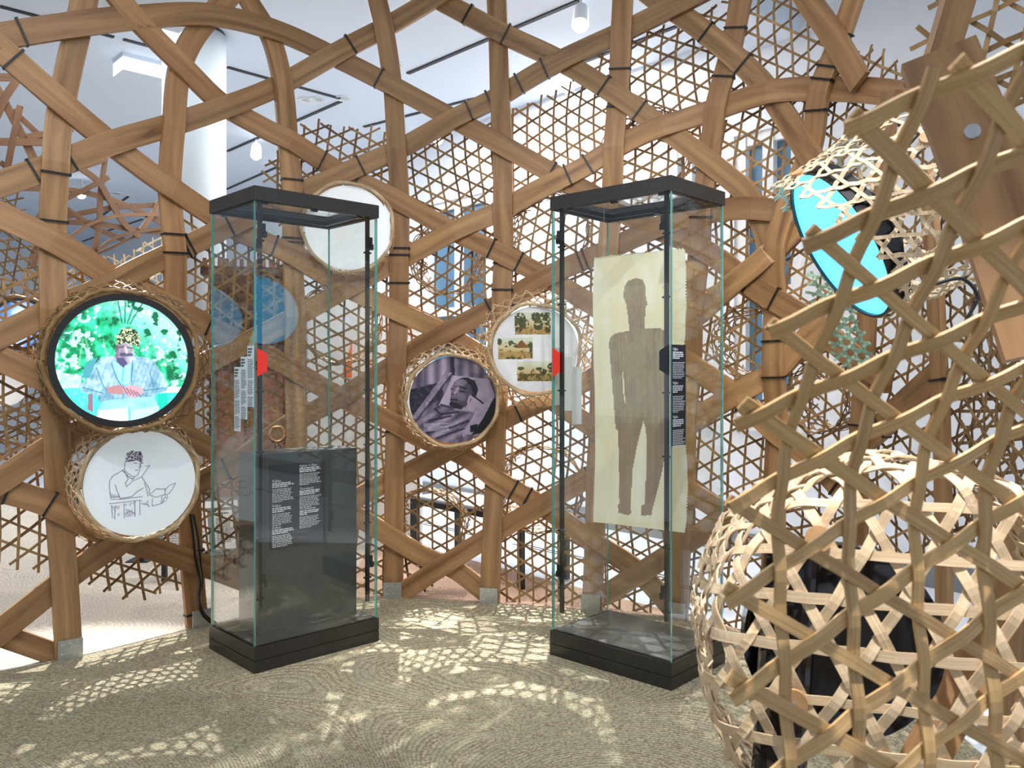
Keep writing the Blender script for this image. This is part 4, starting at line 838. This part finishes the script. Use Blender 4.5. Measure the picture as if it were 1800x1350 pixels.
def case(N0, e1, L1, e2, L2, label):
    N0 = Vector((*N0, 0)); e1 = Vector((*e1, 0)).normalized(); e2 = Vector((*e2, 0)).normalized(); e2 = (e2-e1*e1.dot(e2)).normalized()
    root = thing('glass_case', label, 'display case', N0+e1*L1/2+e2*L2/2+Z*.013); bx = lambda *a: boxv(N0, e1, e2, Z, *a)
    z0 = .0135
    mb = MB(); mb.box(N0, e1, e2, Z, 0, L1, 0, L2, z0, .068); mb.box(N0, e1, e2, Z, .004, L1-.004, .004, L2-.004, .068, .072); mb.box(N0, e1, e2, Z, 0, L1, 0, L2, .072, .132); mb.build('plinth', 'bronze_black', root)
    mb = MB(); mb.box(N0, e1, e2, Z, .02, L1-.02, .02, L2-.02, .132, .136); mb.build('deck', 'case_floor', root)
    zt, zl = 2.185, 2.25; g = .010; i = .006
    mb = MB(); w = .022
    for a in ((0, L1, 0, w), (0, L1, L2-w, L2), (0, w, w, L2-w), (L1-w, L1, w, L2-w)): mb.box(N0, e1, e2, Z, *a, zt, zl)
    mb.build('lid', 'bronze_lid', root)
    mb = MB(); w2 = .05
    for a in ((w, L1-w, w, w2), (w, L1-w, L2-w2, L2-w), (w, w2, w2, L2-w2), (L1-w2, L1-w, w2, L2-w2)): mb.box(N0, e1, e2, Z, *a, zt+.012, zt+.03)
    mb.build('lid_inner_frame', 'steel', root)
    mb = MB(); w3 = .062
    for a in ((w2, L1-w2, w2, w3), (w2, L1-w2, L2-w3, L2-w2), (w2, w3, w3, L2-w3), (L1-w3, L1-w2, w3, L2-w3)): mb.box(N0, e1, e2, Z, *a, zt+.006, zt+.03)
    for (u, v) in ((L1*.5, w2), (L1*.12, w2), (L1*.88, w2), (L1*.5, L2-w3), (L1*.2, L2-w3)): mb.box(N0, e1, e2, Z, u-.015, u+.015, v-.004, v+.016, zt-.004, zt+.01)
    mb.build('lid_gasket', 'black', root)
    mb = MB(); mb.box(N0, e1, e2, Z, w2, L1-w2, w2, L2-w2, zt+.032, zt+.040); mb.build('top_pane', 'glass', root)
    # four panes with green polished edges
    for a in ((i, L1-i, i, i+g), (i, L1-i, L2-i-g, L2-i), (i, i+g, i+g+.001, L2-i-g-.001), (L1-i-g, L1-i, i+g+.001, L2-i-g-.001)):
        V = bx(*a, .132, zt); long_u = (a[1]-a[0]) > (a[3]-a[2]); fm = [1, 1, 0, 1, 0, 1] if long_u else [1, 1, 1, 0, 1, 0]
        obj('pane', V, CUBEF, None, root, mats=['glass', 'glass_edge'], fmat=fm)
    # locking rods on the long front pane and their clips
    for u, zb in ((.042, .30), (L1-.05, .22)):
        mb = MB(); mb.box(N0, e1, e2, Z, u-.008, u+.008, .022, .040, zb, zt); rod = mb.build('locking_rod', 'black', root)
        for zc in (.34, .62, 1.02, 1.30, 1.72, 2.0):
            mb = MB(); mb.box(N0, e1, e2, Z, u-.022, u+.018, .020, .034, zc, zc+.008); mb.build('clip', 'black', rod)
        for zc in (2.05, .42):
            mb = MB(); mb.box(N0, e1, e2, Z, u+.008, u+.026, .022, .046, zc, zc+.035); mb.box(N0, e1, e2, Z, u+.016, u+.034, .024, .044, zc-.028, zc); mb.build('hinge', 'black', rod)
    return root, N0, e1, e2
def zat(py, d): return CAMH+(CY-py)/F*d
# left case -----------------------------------------------------------
cl, N0, e1, e2 = case((-1.179, 3.812), (.725, .688), .683, (-.688, .725), .484, 'tall glass display case at left with a dark slab and copper bracelet inside')
# white caption strips on the left-front pane, red half hexagon on the right-front pane
lf_n = -e1
for k, (v0, v1, yt, yb) in enumerate([(.010, .075, 608, 716), (.078, .143, 627, 737), (.146, .211, 645, 758)]):
    d = (N0+e2*(v0+v1)/2).y; zt_, zb_ = zat(yt, d), zat(yb, d); o_ = N0+lf_n*.0-e1*.0
    mb = MB(); mb.box(N0, e2, -e1, Z, v0, v1, -.0045, -.0030, zb_, zt_); st = mb.build('caption_strip', 'paper_blue', cl)
    w = v1-v0-.012; oo = N0+e1*.0030; eu = -e2
    lettering(st, oo, eu, Z, -e1, [(-v1+.006, zt_-.010, w*.8, 3, .014, True), (-v1+.006, zt_-.062, w, 12, .0075, False), (-v1+.006, zt_-.160, w, 9, .0075, False), (-v1+.006, zt_-.235, w, 8, .0075, False)], 'ink_dark', seed=k)
d = N0.y+.02; zc = zat(637, d); hh = zat(612, d)-zc
V = []; 
for off in (.0030, .0045): V += [N0+e1*u-e2*(-.0005+off)*1+Z*(zc+q) for u, q in ((.016, -hh), (.016+.050, -hh*.62), (.016+.050, hh*.62), (.016, hh))]
V = [v+e2*.0065 for v in V]; obj('red_marker', V, [(0, 1, 2, 3), (7, 6, 5, 4), (0, 4, 5, 1), (1, 5, 6, 2), (2, 6, 7, 3), (3, 7, 4, 0)], 'red', cl)
# dark slab
sl = thing('dark_slab', 'dark grey-green slab with a black caption panel standing inside the left case', 'slab', N0+e1*.36+e2*.26+Z*.137)
u0, u1, v0, v1, z0, z1 = .085, .635, .135, .335, .1365, 1.0
mb = MB(); mb.box(N0, e1, e2, Z, u0, u1, v0, v1, z0, z1); mb.build('body', 'slab', sl)
mb = MB(); cu0, cu1 = u0+.06, u0+.36; ct, cbm = z1-.055, z1-.46; mb.box(N0, e1, e2, Z, cu0, cu1, v0-.004, v0-.0002, cbm, ct); cp = mb.build('caption_panel', 'text_black', sl)
oo = N0+e2*(v0-.0042); bl = []
for q, (zq) in enumerate((ct-.075, ct-.195, ct-.300)): bl += [(cu0+.012, zq-.012, .115, 3, .0085, True), (cu0+.012, zq-.042, .115, 9 if q < 1 else 8, .0075, False)]
for q, (zq) in enumerate((ct-.012, ct-.125, ct-.225)): bl += [(cu0+.158, zq-.012, .118, 3, .0085, True), (cu0+.158, zq-.042, .122, 8, .0075, False)]
lettering(cp, oo, e1, Z, -e2, bl, 'ink_white', seed=8)
for q, zq in enumerate((ct-.075, ct-.195, ct-.300)): heading(cp, 'Kidlue', oo, e1, Z, -e2, cu0+.012, zq-.008, .018, 'ink_white')
for q, (zq, tx) in enumerate(((ct-.012, 'Fighter in Slow'), (ct-.125, 'Throwbund'), (ct-.225, 'On ambuwed'))): heading(cp, tx, oo, e1, Z, -e2, cu0+.158, zq-.008, .016, 'ink_white')
# copper bracelet on a thin wire stand
c = W(487, 763, 4.18); nb_ = vec_to_cam(c, 10, 0); br = thing('copper_bracelet', 'open copper bracelet with small studs floating above the dark slab', 'bracelet', c)
mb = MB(); mb.ring(c, nb_, [(.030, -.004), (.030, .004), (.036, .007), (.046, .003), (.046, -.003), (.036, -.007)], 36); mb.build('band', 'copper', br, smooth=True)
for k in range(6):
    a = 2*math.pi*k/6+.4; e = nb_.orthogonal().normalized(); f = nb_.cross(e); mb = MB(); mb.cyl(c+(e*math.cos(a)+f*math.sin(a))*.038+nb_*.005, nb_, .004, .002, .004, 8); mb.build('stud', 'carved_wood', br)
mb = MB(); mb.tube([c-Z*.045-nb_*.006, c-Z*.06-nb_*.006, Vector((c.x, c.y, 1.001))-nb_*.006], .0016, 6); mb.build('stand_wire', 'steel', br)
# right case ----------------------------------------------------------
cr, N0, e1, e2 = case((.690, 3.611), (-.735, .679), .686, (.679, .735), .476, 'tall glass display case at right holding a paper figure')
# navy caption panel on the right-front pane, black half hexagon round the corner
d = N0.y+.05; zt_, zb_ = zat(606, d), zat(783, d)
mb = MB(); mb.box(N0, e2, -e1, Z, .012, .125, -.0050, -.0030, zb_, zt_); cp = mb.build('caption_panel', 'text_navy', cr)
oo = N0+e1*.0030; bl = []; H = zt_-zb_
for q in range(3):
    zq = zt_-H*(.02+.335*q); bl += [(.017, zq-.022, .092, 4, .0085, True), (.017, zq-.068, .102, 10, .0075, False)]
lettering(cp, oo, e2, Z, -e1, bl, 'ink_white', seed=5)
for q in range(3): heading(cp, 'Vigfue', oo, e2, Z, -e1, .017, zt_-H*(.02+.335*q)-.016, .017, 'ink_white')
def marker(name, mat, u_in, u_out, zc, hh, par):
    V = []
    for off in (.0030, .0045): V += [N0+e1*u+e2*(.006-off)+Z*(zc+q) for u, q in ((u_in, -hh), (u_out, -hh*.62), (u_out, hh*.62), (u_in, hh))]
    obj(name, V, [(0, 1, 2, 3), (7, 6, 5, 4), (0, 4, 5, 1), (1, 5, 6, 2), (2, 6, 7, 3), (3, 7, 4, 0)], mat, par)
d = N0.y+.02; marker('black_marker', 'text_navy', .016, .062, zat(633, d), zat(606, d)-zat(633, d), cr)
LC = N0+e1*.686; d = LC.y; marker('red_marker', 'red', .686-.014, .686-.060, zat(637, d), zat(611, d)-zat(637, d), cr)
# caption strips on the left rear pane seen from behind
for k, (v0, v1, yt, yb) in enumerate([(.012, .085, 611, 712), (.088, .165, 628, 722), (.168, .245, 645, 746)]):
    d = (LC+e2*(v0+v1)/2).y; mb = MB(); mb.box(LC, e2, e1, Z, v0, v1, -.0045, -.0030, zat(yb, d), zat(yt, d)); mb.build('caption_strip', 'paper_white', cr)

# paper figure hanging in the right case
pc = N0+e1*.343+e2*.238
TL, TR, BR, BL = (1045, 453), (1202, 437), (1206, 936), (1045, 917)
ctr = Vector((.6, 4.02)); dr = Vector((.735, -.68)).normalized()
def on_line(px):
    k = (px-CX)/F; t = (k*ctr.y-ctr.x)/(dr.x-k*dr.y); return ctr+dr*t
pl_, pr_ = on_line(1045), on_line(1204); ztl, ztr, zbl, zbr = zat(453, pl_.y), zat(437, pr_.y), zat(917, pl_.y), zat(936, pr_.y)
pf = thing('paper_sheet', 'cream handmade paper sheet with a grey-brown standing figure silhouette', 'artwork', ((pl_.x+pr_.x)/2, (pl_.y+pr_.y)/2, zbl))
FIG = [(1120, 489), (1132, 492), (1137, 504), (1138, 526), (1141, 535), (1138, 538), (1136, 560), (1135, 577), (1163, 577), (1172, 583), (1175, 600), (1174, 680), (1172, 740), (1169, 780), (1166, 803), (1161, 834), (1154, 864), (1146, 898), (1145, 906), (1127, 906), (1127, 889), (1133, 886), (1134, 770), (1132, 750), (1129, 740), (1126, 750), (1118, 780), (1110, 824), (1108, 880), (1109, 902), (1104, 906), (1087, 901), (1086, 888), (1088, 885), (1086, 820), (1084, 756), (1080, 755), (1078, 720), (1076, 680), (1072, 602), (1076, 591), (1085, 586), (1093, 584), (1108, 582), (1107, 560), (1103, 534), (1098, 521), (1100, 504), (1106, 494)]
SLIT = [(1095, 648), (1097, 680), (1098, 712), (1095, 700), (1094, 670)]
def to_uv(p):
    # depth-correct position along the sheet
    q = on_line(p[0]); fu = (q-pl_).length/(pr_-pl_).length*(1 if (q-pl_).dot(dr) > 0 else -1); z = zat(p[1], q.y); zt_ = ztl+(ztr-ztl)*fu; zb_ = zbl+(zbr-zbl)*fu; return (fu, (zt_-z)/(zt_-zb_))
cv = Canvas(300, 110, 0, 1, 0, 1); na = noise2(300, 110, 8, 3, 51); nb = noise2(300, 110, 60, 2, 52)
cv.C = cv.ramp((na-.3)*1.7, (.96, .92, .76), (1.0, .98, .89))
fm = cv.mask([to_uv(p) for p in FIG]) & ~cv.mask([to_uv(p) for p in SLIT]); g = np.random.default_rng(3); st = np.repeat(g.random((1, 110)), 300, 0)
cv.put2(fm, cv.ramp(.45*na+.3*nb+.25*st, (.46, .40, .31), (.80, .71, .56))); red = fm & (cv.Y > .62); cv.put(red, (.58, .45, .36), .35); cv.put(fm & (cv.Y < .6) & (na > .52), (.60, .58, .47), .4)
nn = Vector((dr.x, dr.y, 0)).cross(Z)   # faces the viewer side
if nn.y > 0: nn = -nn
edge = [.004*math.sin(i*1.9)+.003*math.sin(i*4.3) for i in range(600)]
def paper_pt(fx, fy, back=0):
    zt_ = ztl+(ztr-ztl)*fx; zb_ = zbl+(zbr-zbl)*fx; e = 0
    if fx < .004: e = -abs(edge[int(fy*299)])*.6
    if fx > .996: e = edge[int(fy*299)+150]*.9+.012*math.sin(fy*9)
    zed = 0
    if fy < .002: zed = edge[int(fx*109)]
    p = Vector((pl_.x+(pr_.x-pl_.x)*fx, pl_.y+(pr_.y-pl_.y)*fx, zt_+(zb_-zt_)*fy+zed))+Vector((dr.x, dr.y, 0))*e
    curl = .012*math.sin(fy*6.0+.5)+.010*(2*fx-1)**2*(fy-.3); return p+nn*(curl-back)
grid_print('sheet_front', cv, lambda a_, b_: paper_pt(a_, b_, 0), 'print_paper', pf)
c2 = Canvas(20, 10, 0, 1, 0, 1); c2.fill((.93, .88, .70)); grid_print('sheet_back', c2, lambda a_, b_: paper_pt(1-a_, b_, .0012), 'print_paper', pf)
for fx in (.12, .88):
    p = paper_pt(fx, 0, .0); mb = MB(); mb.tube([p-Z*.01, Vector((p.x, p.y, 2.20))], .0007, 5); mb.build('hanging_wire', 'steel', pf)

# ------------------------------------------------------------------ foreground: near cane panel, basket and planks on the right
Aq, Bq, Cq = W(1520, 200, .66), W(1302, 1005, .84), W(1800, 640, .79)
ev = (Aq-Bq).normalized(); eu = (Cq-Bq); eu = (eu-ev*eu.dot(ev)).normalized()
class Bent:
    """near panel: hangs upright below and leans towards the visitor above"""
    def __init__(s):
        s.v = np.linspace(-.8, 1.0, 361); ss = np.clip((s.v+.02)/.26, 0, 1); ss = ss*ss*(3-2*ss); low = np.array((-.03, .05, 1.0)); top = np.array(ev)
        tgt = np.array(Aq-Bq); LL = np.linalg.norm(tgt)
        for it in range(12):
            d = low[None]*(1-ss[:, None])+top[None]*ss[:, None]; d /= np.linalg.norm(d, axis=1)[:, None]; s.d = d
            p = np.concatenate([[np.zeros(3)], np.cumsum(d[:-1]*(s.v[1]-s.v[0]), axis=0)]); k = np.argmin(abs(s.v)); s.p = p-p[k]
            top = top+(tgt-np.array([np.interp(LL, s.v, s.p[:, q]) for q in range(3)]))*1.5
    def frame(s, u, v, off=0):
        p = Vector([float(np.interp(v, s.v, s.p[:, k])) for k in range(3)]); d = Vector([float(np.interp(v, s.v, s.d[:, k])) for k in range(3)])
        n = eu.cross(d).normalized(); return Bq+eu*u+p+n*off, n
near = Bent(); Lv = (Aq-Bq).length; hN = .0815
root = thing('woven_screen', 'large blurred close-up cane panel at the right foreground', 'cane panel', Bq)
kagome(near, [(-.006, Lv+.012), (-.006, -.17), (.035, -.30), (.06, -.45), (.55, -.45), (.55, Lv+.28), (.15, Lv+.28), (.12, Lv+.085)], hN, .0142, .0034, root, 'cane_near', ang=90, amp=.0026, warp=.0025, jag=.16, sub=4, seed=91, org=(0, Lv-.5*1.1547*hN), minlen=.6)
root = thing('woven_screen', 'ragged cane panel edge against the pale ceiling in the top right corner', 'cane panel', W(1700, 60, 2.0))
pl = Plane(W(1700, 60, 2.0), Vector((.9, -.4, .0)).normalized(), Vector((0, 0, 1)))
kagome(pl, [(-.10, -.12), (-.10, .02), (-.06, .12), (.3, .14), (.3, -.2), (.0, -.25)], .075, .012, .003, root, 'cane', ang=20, amp=.004, warp=.02, jag=.6, seed=95, minlen=.4)
# woven basket
bc = W(1660, 1218, 1.20)+Vector((0, .02, 0)); bn = Vector((-.16, -.98, .06)); dm = Drum(bc, bn, .325, .06, .40, .03)
root = thing('woven_basket', 'pale woven drum basket at lower right foreground', 'basket', bc+Vector((0, .2, -.3)))
R_all = .325+.06*(math.pi/2-1)+.33
kagome(dm, [(R_all*math.cos(t), R_all*math.sin(t)) for t in np.linspace(0, 2*math.pi, 40)[:-1]], .072, .0155, .0030, root, 'cane_basket', ang=118, amp=.003, warp=.006, jag=.4, sub=4, seed=101)
for (px, py) in ((1447, 955), (1392, 1228)):
    q = None; best = 9
    for u in np.linspace(-.4, .4, 41):
        for v in np.linspace(-.4, .45, 43):
            p, nn_ = dm.frame(u, v, .008)
            if nn_.dot(Vector((0, 0, CAMH))-p) < 0: continue
            e = math.hypot(CX+F*p.x/p.y-px, CY-F*(p.z-CAMH)/p.y-py)/100
            if e < best: best = e; q = (p, nn_)
    mb = MB(); mb.cyl(q[0], q[1], .020, .020, .008, 20); bt = mb.build('button', 'knob_wood', root); mb = MB(); mb.cyl(q[0]+q[1]*.008, q[1], .003, .003, .001, 8); mb.build('screw', 'steel', bt)
root = thing('round_screen', 'black glossy back of a screen inside the foreground basket', 'screen', bc+Vector((0, .3, -.3)))
mb = MB(); mb.cyl(bc-bn.normalized()*.30-Vector((.08, 0, 0)), bn, .17, .17, .05, 40); mb.build('backing', 'black_gloss', root)
mb = MB(); mb.cyl(bc-bn.normalized()*.25-Vector((.08, 0, 0)), bn, .12, .10, .05, 24); mb.build('housing', 'black', root)
mb = MB(); mb.cyl(bc+Vector((-.17, .20, -.25)), Vector((.06, 0, 1)), .045, .045, .42, 20); mb.build('stand_post', 'black_gloss', root)
def plank(name, label, pts, w, th, group='near timber planks', nrm=Vector((0, -1, 0))):
    P = [W(*p) for p in pts]; root = thing(name, label, 'plank', P[-1], group); V, Fc, UV = ribbon(P, [nrm]*len(P), w, th); obj('board', V, Fc, 'teak', root, uvs=UV); return root
t1 = plank('timber_plank', 'wide near plank with a steel bolt at the top right', [(1648, 95, 1.62), (1700, 220, 1.58), (1765, 400, 1.52), (1840, 620, 1.46)], .135, .035, nrm=Vector((-.35, -.9, .1)).normalized())
c = W(1708, 234, 1.545); mb = MB(); mb.cyl(c, Vector((-.35, -.9, .1)), .014, .014, .012, 16); mb.build('bolt', 'steel', t1)
plank('timber_plank', 'dark near plank rising out of the top right corner', [(1625, 190, 1.75), (1660, 80, 1.72), (1702, -60, 1.68)], .06, .03)
plank('timber_plank', 'reddish plank slanting down behind the foreground basket', [(1790, 1010, 1.75), (1700, 1190, 1.72), (1590, 1400, 1.68)], .085, .03, nrm=Vector((-.5, -.85, .1)).normalized())
plank('timber_plank', 'upright reddish plank at the right edge behind the foreground basket', [(1800, 860, 1.85), (1785, 1100, 1.82), (1765, 1420, 1.78)], .07, .03)

# ------------------------------------------------------------------ background things
# carved post behind the left case
c0 = on_floor(445, 1010); c0 = Vector((W(445, 652, 5.75).x, 5.75, 0)); e = Vector((.97, .22, 0)).normalized(); f = Z.cross(e)
root = thing('carved_post', 'reddish brown carved wooden post seen through the left glass case', 'sculpture', c0)
wid = .29; top = zat(455, 5.75)
mb = MB(); mb.box(c0, e, f, Z, -wid, wid, .02, .14, .01, top-.12); mb.build('board', 'carved_wood', root)
mb = MB(); mb.box(c0, e, f, Z, -.02, .20, -.0, .02, .01, 1.40); mb.build('plank', 'carved_plank', root)
mb = MB(); mb.box(c0, e, f, Z, -.26, -.06, -.0, .02, .01, 1.40); mb.build('plank', 'carved_plank', root)
mb = MB(); mb.box(c0, e, f, Z, -wid-.05, wid+.03, -.04, .16, top-.12, top-.06); mb.build('cornice', 'carved_wood', root)
for i in range(14):
    x = -wid-.02+i*(2*wid+.04)/13; mb = MB(); mb.box(c0, e, f, Z, x-.012, x+.012, -.06, .0, top-.06, top-.01); mb.build('tooth', 'carved_plank', root)
for r_ in range(5):
    for q in range(4):
        p = c0+e*(-.22+.145*q+(.05 if r_ % 2 else 0))+f*.0+Z*(1.48+r_*.118)
        mb = MB(); mb.ring(p, -f, [(.018, -.02), (.018, .03), (.040, .045), (.056, .02), (.056, -.02)], 14); mb.build('scroll', 'carved_wood', root, smooth=True)
for k, x in enumerate((.235, -.285)):
    for q in range(22):
        p = c0+e*x+f*.0+Z*(.15+q*.06); mb = MB(); mb.cyl(p, -f, .022, .010, .03, 8); mb.build('bead', 'carved_wood', root)
# white board with an orange arrow behind the left case
c0 = Vector((W(540, 652, 6.6).x, 6.6, 0)); root = thing('display_board', 'white freestanding board with an orange shape and small captions', 'board', c0); ex = Vector((.80, -.2, 0)).normalized(); ey = Z.cross(ex)
mb = MB(); mb.box(c0, ex, ey, Z, 0, .95, 0, .05, .0, 1.95); mb.build('panel', 'wall_white', root)
mb = MB(); mb.box(c0, ex, ey, Z, -.05, -.0, -.01, .06, .0, 1.95); mb.build('edge_strip', 'board_grey', root)
V = [c0+ex*u-ey*o_+Z*z for o_ in (.001, .004) for u, z in ((.30, 1.35), (.385, 1.35), (.385, 1.64), (.36, 1.55), (.34, 1.5), (.32, 1.45))]
obj('orange_shape', V, [tuple(range(6))[::-1], tuple(range(6, 12))]+[(i, (i+1) % 6, (i+1) % 6+6, i+6) for i in range(6)], 'orange', root)
lettering(root, c0-ey*.001, ex, Z, -ey, [(.08+.1*i, 1.5-.08*j+.04*(i % 2), .05, 1, .012, False) for i in range(2) for j in range(5)], 'ink_dark', seed=33)
# slanted reading stand behind the lattice
c0 = W(360, 925, 5.6); root = thing('reading_stand', 'slanted grey reading stand with white text sheets behind the left post', 'stand', (c0.x, c0.y, .01)); ex = Vector((.93, .36, 0)).normalized(); ez = (Z*.9+Vector((-.25, .38, 0))*.6).normalized(); ey = ex.cross(ez).normalized()
mb = MB(); mb.box(c0, ex, ez, ey, -.30, .26, -.20, .19, -.012, .0); mb.build('board', 'board_grey', root)
for k, x in enumerate((-.26, -.11, .06)):
    mb = MB(); mb.box(c0, ex, ez, ey, x, x+.13, -.16, .10, .0005, .002); st = mb.build('text_sheet', 'paper_white', root)
    lettering(st, c0+ey*.0022, ex, ez, ey, [(x+.012, .085, .10, 2, .014, True), (x+.012, .045, .105, 16, .011, False)], 'ink_dark', seed=k+70)
mb = MB(); mb.box(c0, ex, ez, ey, -.1, .22, .12, .165, .0005, .002); mb.build('title_sheet', 'paper_white', root)
for x in (-.25, .2):
    p = c0+ex*x; mb = MB(); mb.box(Vector((p.x, p.y, 0)), (1, 0, 0), (0, 1, 0), Z, -.015, .015, -.015, .015, .009, p.z); mb.build('leg', 'black', root)
for (px, py, lab) in ((182, 955, 'thin black post on the sand rug left of the drawing disc'), (248, 985, 'thin black post on the sand rug below the drawing disc'), (135, 935, 'thin black post on the sand rug near the left post')):
    c0 = on_floor(px, py, .009); mb = MB(); mb.box(c0, (1, 0, 0), (0, 1, 0), Z, -.016, .016, -.016, .016, 0, .55); mb.box(c0, (1, 0, 0), (0, 1, 0), Z, -.08, .08, -.08, .08, 0, .008); tag(mb.build('stand_post', 'black', origin=tuple(c0)), lab, 'post', 'black posts on the sand rug')
# black-framed bench on the white floor
c0 = on_floor(727, 985); root = thing('bench', 'white bench on a black steel frame behind the portrait panel', 'bench', c0)
bl_, bw_ = 1.15, .42; q0 = c0
for (x, y) in ((0, 0), (bl_, 0), (0, bw_), (bl_, bw_)):
    mb = MB(); mb.box(q0, -A, B, Z, x-.018, x+.018, y-.018, y+.018, .001, .42); mb.build('leg', 'black', root)
for (y) in (0, bw_):
    mb = MB(); mb.box(q0, -A, B, Z, -.018, bl_+.018, y-.018, y+.018, .42, .46); mb.build('rail', 'black', root)
mb = MB(); mb.box(q0, -A, B, Z, -.01, bl_+.01, .02, bw_-.02, .43, .475); mb.build('seat', 'frame_white', root)
# floor vents along the back wall
for i in range(14):
    a0 = -2.4+i*.62; mb = MB()
    for s in (0, .05): mb.box(O0, A, B, Z, a0, a0+.5, 4.6+s, 4.62+s, -.002, .002)
    mb.build('floor_vent', 'slot', floor)
# black cable down the second post
P = [WALL.pt(px, py, .045)[0] for px, py in catmull([(328, 902), (334, 950), (338, 985), (345, 1020), (342, 1050), (348, 1075), (360, 1088), (372, 1096)], 6)]
root = thing('power_cable', 'pair of black cables running down the second post to the floor', 'cable', P[-1])
mb = MB(); mb.tube(P, .007, 6); mb.build('cable', 'black', root)
P2 = [p+Vector((.018+.01*math.sin(i*.2), -.005, 0)) for i, p in enumerate(P)]; mb = MB(); mb.tube(P2, .006, 6); mb.build('cable', 'black', root)
P = [W(px, py, 2.6) for px, py in catmull([(1640, 500), (1690, 490), (1718, 520), (1700, 560), (1680, 600)], 6)]
mb = MB(); mb.tube(P, .006, 6); tag(mb.build('power_cable', 'black', origin=tuple(P[0])), 'black cable looping behind the near cane panel at right', 'cable')
